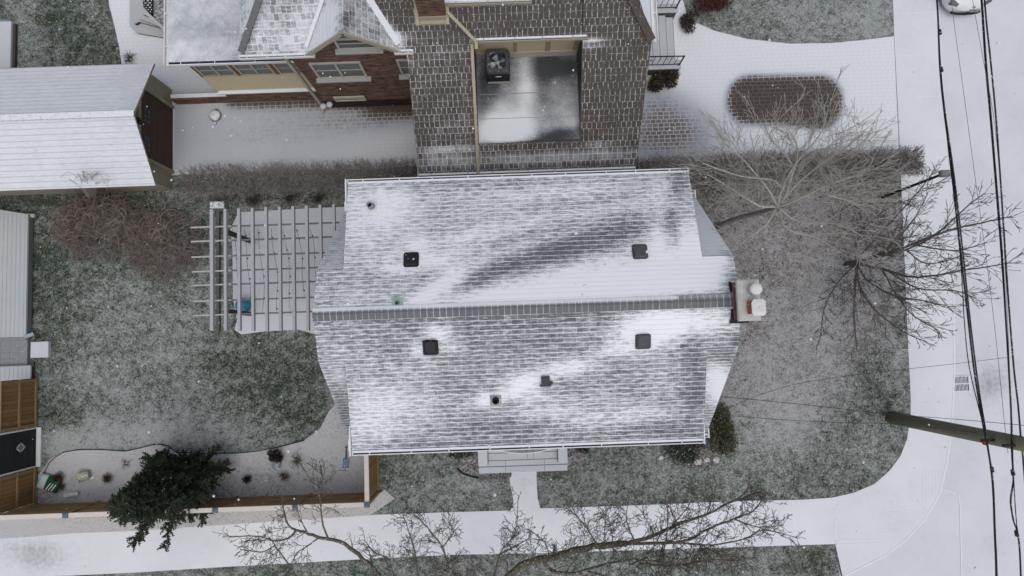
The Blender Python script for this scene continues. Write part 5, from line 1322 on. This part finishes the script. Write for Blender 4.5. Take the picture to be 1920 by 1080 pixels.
def shrub(name, px, py, rx, ry, h, n, size, mat, label, rng, cat='shrub', stem=True, leafy=1.0):
    c = W(px, py, 0); t = thing(name, tuple(c), label, cat); mb = MB(); lumps = [(rng.uniform(-.6,.6)*rx, rng.uniform(-.6,.6)*ry, rng.uniform(.6,1)*h, rng.uniform(.35,.6)) for _ in range(9)]
    for i in range(n):
        lx, ly, lh, lr = rng.choice(lumps); v = rvec(rng)*rng.uniform(.5,1.0)
        p = Vector((c.x+lx+v.x*lr*rx, c.y+ly+v.y*lr*ry, max(.03, lh*.55+v.z*lh*.45)))
        u = rvec(rng); w = rvec(rng); s_ = size*rng.uniform(.6,1.3); u = (u+v*.3).normalized(); w = (w-u*w.dot(u)).normalized()
        mb.add([p-u*s_, p+w*s_*.45, p+u*s_, p-w*s_*.45], [(0,1,2,3)])
    mb.build('foliage', mat, t)
    st = MB()
    for i in range(10 if stem else 4):
        a = rng.uniform(0,2*PI); st.tube([(c.x,c.y,0),(c.x+rx*.3*math.cos(a),c.y+ry*.3*math.sin(a),h*.5),(c.x+rx*.7*math.cos(a),c.y+ry*.7*math.sin(a),h*.85)], [.015,.011,.006], 4)
    st.build('stem', TWIGB, t); return t
sr = random.Random(41)
shrub('shrub', 1346, 806, .62, 1.0, .8, 6400, .04, SHRUBO, 'green shrub beside the south east corner of the grey house', sr)
shrub('shrub', 1284, 842, .72, .52, .6, 4600, .036, SHRUBG, 'dark green low shrub under the front gutter near the house corner', sr)
shrub('shrub', 868, 848, .50, .22, .45, 1800, .036, SHRUBG, 'dark green shrub under the gutter west of the front steps', sr)
shrub('shrub', 1092, 840, .45, .26, .45, 1800, .036, SHRUBG, 'dark green shrub under the gutter east of the front steps', sr)
shrub('shrub', 1240, 156, .62, .46, .75, 4200, .04, SHRUBB, 'olive brown shrub beside the stone side of the neighbour steps', sr)
shrub('shrub', 1326, -4, .85, .75, .7, 5200, .04, SHRUBR, 'dark red dry bush at the curved edge of the north east lawn', sr)
shrub('shrub', 1290, 42, .35, .5, .45, 1600, .036, SHRUBB, 'brown leafy plant at the foot of the neighbour steps', sr)
shrub('shrub', 520, 852, .32, .28, .5, 1300, .035, plain('blackish dry leaves', (.028,.022,.020), .9, .4, 9), 'dark dry bush behind the bird dish', sr)
shrub('shrub', 300, 856, .26, .24, .5, 1000, .035, plain('grey dry leaves', (.045,.042,.04), .9, .4, 9), 'grey dry bush at the north west edge of the evergreen tree', sr)
shrub('shrub', 262, 902, .20, .26, .45, 700, .035, plain('brown grass tuft', (.06,.038,.026), .9, .4, 9), 'brown dry tuft at the west edge of the evergreen tree', sr)
def tuft(px, py, r, h, n, label, mat, rng):
    c = W(px, py, 0); mb = MB()
    for i in range(n):
        a = rng.uniform(0,2*PI); q = rng.uniform(.3,1)*r; mb.tube([c+Vector((math.cos(a)*.04,math.sin(a)*.04,0)), c+Vector((math.cos(a)*q*.5,math.sin(a)*q*.5,h*rng.uniform(.5,1))), c+Vector((math.cos(a+.3)*q,math.sin(a+.3)*q,h*rng.uniform(.2,.9)))], [.008,.006,.003], 3, 0, False)
    return single('dry_plant', mb, mat, label, 'plant')
DRY = plain('dry reddish stems', (.10,.062,.045), .9, .4, 9)
tuft(114,894,.26,.35,150,'reddish dry plant tuft between the green sack and the watering can',DRY,sr); tuft(205,896,.24,.3,130,'small reddish dry plant tuft east of the watering can',DRY,sr)
tuft(467,896,.22,.35,130,'dark dry plant tuft west of the square stepping stone',plain('dark dry stems', (.035,.03,.026), .9, .4, 9),sr); tuft(535,892,.26,.25,80,'spidery grey dry plant east of the square stepping stone',BARKD,sr)
tuft(118,912,.22,.2,70,'low grey dry plant beside the small pale trough',BARKD,sr); tuft(238,868,.30,.12,26,'sparse dark twiggy plant in the snow of the garden bed',BARKD,sr); tuft(560,862,.35,.4,40,'thin upright bare plant near the top of the garden bed',BARKD,sr)
tuft(600,375,.35,.4,110,'dark dry plant at the north edge of the patio',BARKD,sr); tuft(480,378,.45,.35,130,'low dark dry plant behind the pergola next to the stone block',BARKD,sr); tuft(545,372,.4,.35,120,'dark dry plant behind the middle of the pergola',BARKD,sr)
tuft(245,112,.35,.25,60,'thin bare stems at the corner of the north west lawn by the garage roof',BARKD,sr)
for px, py, r_, lab in ((1240,858,.10,'small pale rock at the west end of the rock row by the corner shrubs'),(1288,864,.17,'largest pale flat rock in front of the corner shrubs'),(1307,866,.14,'pale rock just east of the largest one by the corner shrubs'),(1325,862,.11,'grey rock in the middle of the row by the corner shrubs'),(1343,862,.13,'pale rock at the east end of the row by the corner shrubs')):
    mb = MB(); blob(mb, W(px,py,0), r_, r_*.85, r_*.5, sr); single('rock', mb, STONEW, lab, 'rock', 'rocks by the corner shrubs')
for px, py, r_, lab in ((608,378,.12,'grey stone at the north edge of the patio near the house'),(430,386,.09,'small grey stone beside the cut stone block')):
    mb = MB(); blob(mb, W(px,py,0), r_, r_*.85, r_*.5, sr); single('rock', mb, STONE, lab, 'rock')

# ------------------------------------------------------------------ neighbour steps with railings, wooden steps
NS = thing('entrance_steps', (5.8,10.7,0), 'snowy stone entrance steps with black railings on the east side of the brick house', 'steps')
SNP = plain('thin snow on stone', (.50,.52,.55), .85, .1, 5)
for k in range(5):
    xa = 4.25+.0+k*0; xb = 5.15+k*.30; zt = .90-.16*k
    mb = MB(); mb.cbox(4.3 if k == 0 else 5.15+(k-1)*.30+.003, xb, 9.95, 11.72, 0, zt, .012)
    mb.box(xb-.02,xb-.004,9.97,11.70,zt+.001,zt+.005,1)
    mb.build('tread', [SNP, STEPLINE], NS)
for y0, y1 in ((9.62,9.94),(11.73,12.05)):
    mb = MB(); mb.box(4.3,6.42,y0+.02,y1-.005,0,.56,0); mb.cbox(4.3,6.46,y0,y1,.562,.62,.01,1); mb.build('side_wall', [plain('mossy stone side', (.10,.095,.08), .9, .4, 9, bump=.3), SNP], NS)
def railing(y, label):
    t = thing('railing', (5.4,y,.6), label, 'railing'); n = 9; x0, x1 = 4.55, 6.38
    za, zb = 1.50, 1.42
    mb = MB(); mb.beam((x0,y,za),(x1,y,zb),.035,.03); mb.beam((x0,y,.75),(x1,y,.72),.025,.02); mb.build('rail', BLACKI, t)
    mb = MB()
    for i in range(n+1):
        x = x0+(x1-x0)*i/n
        if i in (0,n): continue
        mb.beam((x,y,.73),(x,y,za+(zb-za)*i/n),.016,.016)
    mb.build('baluster', BLACKI, t)
    for x, z in ((x0,za),(x1,zb)):
        mb = MB(); mb.beam((x,y,.622),(x,y,z+.03),.04,.04); mb.build('post', BLACKI, t)
    mb = MB(); mb.lathe([(.01,-.1),(.06,-.05),(.07,0),(.05,.06),(.01,.1)], (x0+.28,y,1.15), 8); mb.build('ornament', BLACKI, t)
railing(9.74,'black iron railing on the south side of the entrance steps'); railing(11.86,'black iron railing on the north side of the entrance steps')
WS = thing('wooden_steps', tuple(W(275,40)), 'grey snow dusted wooden deck steps with a lattice screen west of the metal roofed sunroom', 'steps')
DK = plain('snowy grey boards', (.46,.47,.49), .85, .10, 8)
def poly_up(px, z): return [(W(x,y,z).x, W(x,y,z).y) for x, y in px]
for px, z in (([(243,-60),(243,48),(254,61),(320,72),(330,-60)],.16),([(250,-60),(251,45),(260,40),(316,56),(330,-60)],.32),([(259,-60),(259,34),(300,50),(330,52),(330,-60)],.48),([(266,-60),(266,26),(285,32),(330,40),(330,-60)],.64)):
    mb = MB(); mb.prism(poly_up(px,z), max(0,z-.05), z); mb.prism([((p[0]-W(300,20,z).x)*.97+W(300,20,z).x,(p[1]-W(300,20,z).y)*.985+W(300,20,z).y) for p in poly_up(px,z)], max(0,z-.16), z-.051, 1); mb.build('tread', [DK, DARKW], WS, fix=True)
mb = MB(); q = poly_up([(288,-60),(288,32),(313,60),(330,60),(330,-60)],.8); mb.prism(q, .70, .80); mb.build('deck', plain('dusty dark deck boards', (.20,.205,.22), .85, .2, 8, dust=.3), WS, fix=True)
mb = MB()
for k in range(6):
    a = W(291+ (k%2)*8, 12+k*5-20, .803); mb.beam(a, a+Vector((.26,.22,0)), .012, .006)
mb.build('board_gap', BLACK, WS)
LT = thing('lattice_screen', tuple(W(278,10)), 'dark lattice screen panel standing on the wooden deck steps', 'screen')
mb = MB(); a = W(270,-40,.9); b = W(270,16,.9); c_ = W(288,32,.9)
mb.prism(poly_up([(268,-50),(268,12),(286,32),(286,-50)],.88), .82, .88); mb.build('panel', BLACK, LT)
mb = MB()
for i in range(5):
    for j in range(9):
        x = 270+i*4+(j%2)*2; y = 30-j*4.2-(5-i)*4
        if y > 12+(x-268)*1.1-3 or x > 285: continue
        p = W(x,y,.885); mb.add([(p.x-.022,p.y,.886),(p.x,p.y-.026,.886),(p.x+.022,p.y,.886),(p.x,p.y+.026,.886)], [(0,1,2,3)])
mb.build('lattice', WSNOW, LT)
mb = MB(); mb.beam(W(272,22,1.0), W(314,60,1.0), .10, .05); mb.beam(W(309,-20,1.05), W(311,58,1.05), .05, .05); mb.build('handrail', DK, WS)

# ------------------------------------------------------------------ street: pole, cables, lamp, drain, car
pb = W(1672,783); UP = thing('utility_pole', tuple(pb), 'greenish weathered wooden utility pole on the lawn edge near the corner, carrying black cables', 'pole')
mb = MB(); mb.tube([pb, pb+Vector((0,0,3)), pb+Vector((0,0,9.5))], [.225,.212,.19], 18); mb.build('shaft', POLEM, UP)
mb = MB(); q = W(1843,822,5.0); mb.lathe([(.02,0),(.06,.0),(.06,.07),(.02,.07)], (pb.x-.15,pb.y-.16,5.05), 10); mb.build('marker', plain('red marker', (.5,.03,.02), .5), UP)
mb = MB(); mb.beam((pb.x-.55,pb.y-.0,5.55),(pb.x+.30,pb.y-.0,5.55),.07,.09); mb.beam((pb.x-.5,pb.y-.03,6.32),(pb.x+.6,pb.y-.03,6.32),.07,.09); mb.build('bracket', BLACKI, UP)
def wire(name, px, z, r, label, mat=CABLE, n=6, knots=()):
    pts = smooth([W(x,y,z) for x,y in px], 5); mb = MB(); mb.tube(pts, r, n)
    for k in knots:
        p = W(*k, z); mb.lathe([(.01,-.09),(.045,-.07),(.05,.07),(.01,.09)], p, 8, 0, True, (.12,-1,0))
    return single(name, mb, mat, label, 'cable')
z1, z2 = 5.5, 6.25
wire('cable', [(1740,-260),(1757,0),(1762,120),(1770,205),(1786,330),(1799,450),(1811,560),(1826,690),(1842,790),(1852,840),(1861,905),(1865,1000),(1868,1090),(1870,1350)], z1, .026, 'thick black cable nearest the sidewalk, bowed past the pole', knots=((1762,60),(1765,130),(1860,880)))
wire('cable', [(1742,-260),(1757.5,0),(1763,120),(1772,210),(1789,330),(1803,450),(1819,600),(1834,720),(1847,800),(1853,842),(1862,905),(1866,1000),(1869.5,1090),(1873,1350)], z1+.05, .022, 'second thick black cable twisted along the one nearest the sidewalk')
wire('cable', [(1741,-260),(1756,0),(1764,125),(1776,260),(1790,380),(1802,500),(1808,600),(1816,680),(1832,752),(1848,815),(1854,850)], z1-.04, .014, 'slack black cable hanging beside the bundle north of the pole')
wire('cable', [(1822,-260),(1840,0),(1848,120),(1857,220),(1866,330),(1878,480),(1886,600),(1892,700),(1896,780),(1897,840),(1900,895),(1899,910),(1895,940),(1900,975),(1909,1005),(1914,1080),(1920,1350)], z2, .024, 'thick black cable with a sagging splice loop on its southern half', knots=((1899,886),(1906,1000)))
wire('cable', [(1825,-260),(1842,0),(1850,120),(1859,220),(1868,330),(1880,480),(1887,600),(1893,700),(1897,780),(1899,850),(1901,900),(1903,940),(1906,980),(1910,1010),(1915,1080)], z2+.05, .013, 'thinner black cable lashed along the looped cable')
wire('cable', [(1828,-260),(1846,0),(1857,110),(1867,215),(1876,340),(1884,460),(1892,580),(1901,690),(1909,760),(1914,820),(1920,880),(1935,1080)], z2+.12, .024, 'outermost thick black cable over the road')
wire('thin_wire', [(1765,-200),(1785,10),(1805,160),(1830,345),(1850,490),(1868,640),(1884,800),(1890,850)], 6.0, .007, 'single thin wire over the road between the two cable groups', THINW, 4)
wire('thin_wire', [(1790,-200),(1825,8),(1845,120),(1866,240),(1880,420),(1891,640),(1897,820)], 6.6, .007, 'thin wire crossing the inner cable of the outer group at an angle', THINW, 4)
wire('service_wire', [(1326,742),(1400,748),(1500,758),(1600,769),(1668,777),(1780,785),(1925,798),(2100,815)], 4.9, .008, 'thin service wire from the house corner past the pole and over the road', BLACK, 4)
wire('service_wire', [(1318,774),(1400,782),(1500,789),(1600,793),(1680,795),(1840,812)], 4.8, .007, 'southern thin service wire from the grey house to the pole', BLACK, 4)
wire('service_wire', [(1350,772),(1440,735),(1530,713),(1700,692),(1800,681),(1888,670)], 5.2, .006, 'thin service wire slanting from the grey house up to the outer cables', BLACK, 4)
lb = W(1655,370); SL = thing('street_lamp', tuple(lb), 'slim dark lamp post with a flat grey head by the dark tree', 'street lamp')
mb = MB(); mb.tube([lb, lb+Vector((0,0,1.5)), lb+Vector((0,0,3.55))], [.055,.05,.042], 10); mb.build('post', BLACKI, SL)
hp = lb+Vector((0,0,3.55)); mb = MB(); o = rrect(hp.x-.14,hp.x+.20,hp.y-.11,hp.y+.11,.05); n = len(o)
v = [(a,b,hp.z) for a,b in o]+[(a,b,hp.z+.08) for a,b in o]+[(hp.x+.03+(a-hp.x-.03)*.8,hp.y+(b-hp.y)*.8,hp.z+.13) for a,b in o]
mb.add(v, [[k for k in range(n)][::-1]]+[(l*n+k,l*n+(k+1)%n,l*n+n+(k+1)%n,l*n+n+k) for l in range(2) for k in range(n)]+[[2*n+k for k in range(n)]]); mb.beam(hp+Vector((.21,-.02,.04)), hp+Vector((.30,-.05,.04)), .09, .05); mb.build('lamp_head', LAMPG, SL)
a, b = W(1787,735,-.12), W(1818,704,-.12)
DR = thing('storm_drain', ((a.x+b.x)/2,(a.y+b.y)/2,-.12), 'square iron storm drain grate in the snowy road near the corner', 'drain')
mb = MB(); mb.box(a.x,b.x,a.y,b.y,-.126,-.118); mb.build('pit', BLACK, DR)
mb = MB(); t_ = .035
for q in ((a.x,b.x,a.y,a.y+t_),(a.x,b.x,b.y-t_,b.y),(a.x,a.x+t_,a.y+t_,b.y-t_),(b.x-t_*2,b.x,a.y+t_,b.y-t_)): mb.box(*q,-.1175,-.10)
mb.build('frame', plain('snowy iron frame', (.4,.41,.43), .8, .2, 9, dust=.6), DR)
mb = MB()
for k in range(1,11): x = a.x+t_+(b.x-a.x-3*t_)*k/11; mb.box(x-.011,x+.011,a.y+t_,b.y-t_,-.117,-.103)
mb.box(a.x+t_,b.x-2*t_,(a.y+b.y)/2-.02,(a.y+b.y)/2+.02,-.1025,-.098); mb.build('bar', plain('snowy iron bars', (.42,.43,.45), .8, .2, 9, dust=.6), DR)

CAR = thing('parked_car', (17.2,13.8,-.13), 'white car at the top of the road with its rounded front bumper in view', 'car')
mb = MB(); cxr = 17.2; yf = 11.50
st = [(.0,.42,.28,.50),(.06,.62,.22,.60),(.18,.76,.18,.68),(.40,.86,.16,.76),(.9,.91,.15,.86),(1.35,.92,.15,.93),(2.2,.93,.15,.95),(3.4,.92,.16,.97),(4.1,.88,.2,.97),(4.45,.78,.25,.92),(4.55,.6,.35,.8)]
vs, fs = [], []; M = 16
for y, hw, zl, zt in st:
    for k in range(M):
        q = 2*PI*k/M+PI/M; a_ = math.copysign(abs(math.cos(q))**.45, math.cos(q)); b_ = math.copysign(abs(math.sin(q))**.55, math.sin(q))
        vs.append((cxr+a_*hw, yf+y+(.10*abs(a_)**2.5 if y < .5 else 0), -.13+(zl+zt)/2+b_*(zt-zl)/2))
for i in range(len(st)-1):
    for k in range(M): fs.append((i*M+k,i*M+(k+1)%M,i*M+M+(k+1)%M,i*M+M+k))
fs += [list(range(M)), [(len(st)-1)*M+k for k in range(M)]]
mb.add(vs, fs, 0, True); mb.build('body', CARW, CAR, fix=True)
mb = MB(); cab = [(1.35,.80,.90),(2.05,.66,1.38),(3.2,.66,1.42),(4.1,.72,1.0)]
v = []; 
for y, hw, z in cab: v += [(cxr-hw,yf+y,z-.13),(cxr+hw,yf+y,z-.13)]
v += [(cxr-.86,yf+1.35,.72),(cxr+.86,yf+1.35,.72),(cxr-.86,yf+4.1,.76),(cxr+.86,yf+4.1,.76)]
mb.add(v, [(0,1,3,2),(4,5,7,6),(8,0,2,4,6,10),(9,11,7,5,3,1)]); mb.build('window', GLASS, CAR, fix=True)
mb = MB(); mb.cbox(cxr-.66,cxr+.66,yf+2.05,yf+3.25,1.24,1.31,.03); mb.build('roof', CARW, CAR)
for sx in (-1,1):
    mb = MB(); mb.add([(cxr+sx*.78,yf+.28,.54),(cxr+sx*.50,yf+.14,.495),(cxr+sx*.44,yf+.20,.54),(cxr+sx*.70,yf+.42,.60)], [(0,1,2,3)]); mb.add([(cxr+sx*.78,yf+.28,.42),(cxr+sx*.50,yf+.12,.40),(cxr+sx*.50,yf+.14,.495),(cxr+sx*.78,yf+.28,.54)], [(0,1,2,3)]); mb.build('headlight', plain('dark headlight', (.10,.11,.12), .15, .2), CAR, fix=True)
    for y in (.95, 3.55):
        mb = MB(); mb.lathe([(.20,-.1),(.31,-.1),(.33,-.06),(.33,.06),(.31,.1),(.20,.1)], (cxr+sx*.84,yf+y,.20), 20, 0, True, (1,0,0)); wh = mb.build('wheel', BLACK, CAR)
        mb = MB(); mb.lathe([(.001,.085),(.05,.09),(.19,.07),(.20,.09)], (cxr+sx*.84,yf+y,.20), 16, 0, True, (sx,0,0)); mb.build('rim', STEEL, wh)
    mb = MB(); mb.cbox(cxr+sx*.98-.09,cxr+sx*.98+.09,yf+1.5,yf+1.62,.82,.95,.03); mb.build('mirror', CARW, CAR)
mb = MB(); mb.tube([(cxr+.55*math.sin(t), yf+.10*(1-math.cos(t))+.0, .17) for t in [math.radians(q) for q in range(-80,81,16)]], .045, 8); mb.build('grille', BLACK, CAR)
mb = MB(); mb.box(cxr+.02,cxr+.36,yf-.02,yf+.08,.33,.42); mb.lathe([(.001,.0),(.07,0),(.07,.02),(.001,.03)], (cxr+.13,yf+.12,.475), 12); mb.build('badge', STEEL, CAR)

# ------------------------------------------------------------------ snow in the air
mb = MB(); fr = random.Random(99)
for i in range(2300):
    z = CH - (1.5 + 15*fr.random()**.8); px, py = fr.uniform(-60,1980), fr.uniform(-60,1140); p = W(px, py, z)
    r = fr.uniform(.0025,.0052)*(1.5 if fr.random() < .05 else 1)
    s_ = fr.uniform(.7,1.3)
    mb.add([p+Vector((r*s_,0,0)),p+Vector((-r*s_,0,0)),p+Vector((0,r,0)),p+Vector((0,-r,0)),p+Vector((0,0,r)),p+Vector((0,0,-r))], [(0,2,4),(2,1,4),(1,3,4),(3,0,4),(2,0,5),(1,2,5),(3,1,5),(0,3,5)], 0, True)
sf = mb.build('snowflakes', WSNOW); sf['kind'] = 'stuff'

# ------------------------------------------------------------------ light, sky, camera
w = bpy.data.worlds.new('World'); SC.world = w; w.use_nodes = True
nt = w.node_tree; bg = nt.nodes['Background']
sky = nt.nodes.new('ShaderNodeTexSky'); sky.sky_type = 'NISHITA'; sky.sun_disc = False
SUN_EL, SUN_AZ = math.radians(70), math.radians(165)
sky.sun_elevation = SUN_EL; sky.sun_rotation = SUN_AZ; sky.air_density = 1.0; sky.dust_density = 4.0; sky.ozone_density = 1.0
hs = nt.nodes.new('ShaderNodeHueSaturation'); hs.inputs['Saturation'].default_value = .60
nt.links.new(sky.outputs[0], hs.inputs['Color']); nt.links.new(hs.outputs[0], bg.inputs['Color'])
bg.inputs['Strength'].default_value = .120
ld = bpy.data.lights.new('sun', 'SUN'); ld.energy = .55; ld.angle = math.radians(70); ld.color = (1,.985,.965)
lo = bpy.data.objects.new('sun', ld); C.objects.link(lo); lo.location = (0,0,40)
sd = Vector((math.sin(SUN_AZ)*math.cos(SUN_EL), math.cos(SUN_AZ)*math.cos(SUN_EL), math.sin(SUN_EL)))
lo.rotation_euler = (-sd).to_track_quat('-Z', 'Y').to_euler()
cd = bpy.data.cameras.new('camera'); cam = bpy.data.objects.new('camera', cd); C.objects.link(cam)
cd.sensor_fit = 'HORIZONTAL'; cd.sensor_width = 36; cd.lens = 36*FPX/1920; cd.clip_end = 600; cd.clip_start = .05
cam.location = (0,0,CH); cam.rotation_euler = (TILT,0,YAW); SC.camera = cam
SC.view_settings.view_transform = 'Standard'; SC.view_settings.look = 'None'; SC.view_settings.gamma = 1; SC.view_settings.exposure = 0.08
SC.view_settings.use_curve_mapping = False
SC.cycles.max_bounces = 5; SC.cycles.diffuse_bounces = 3
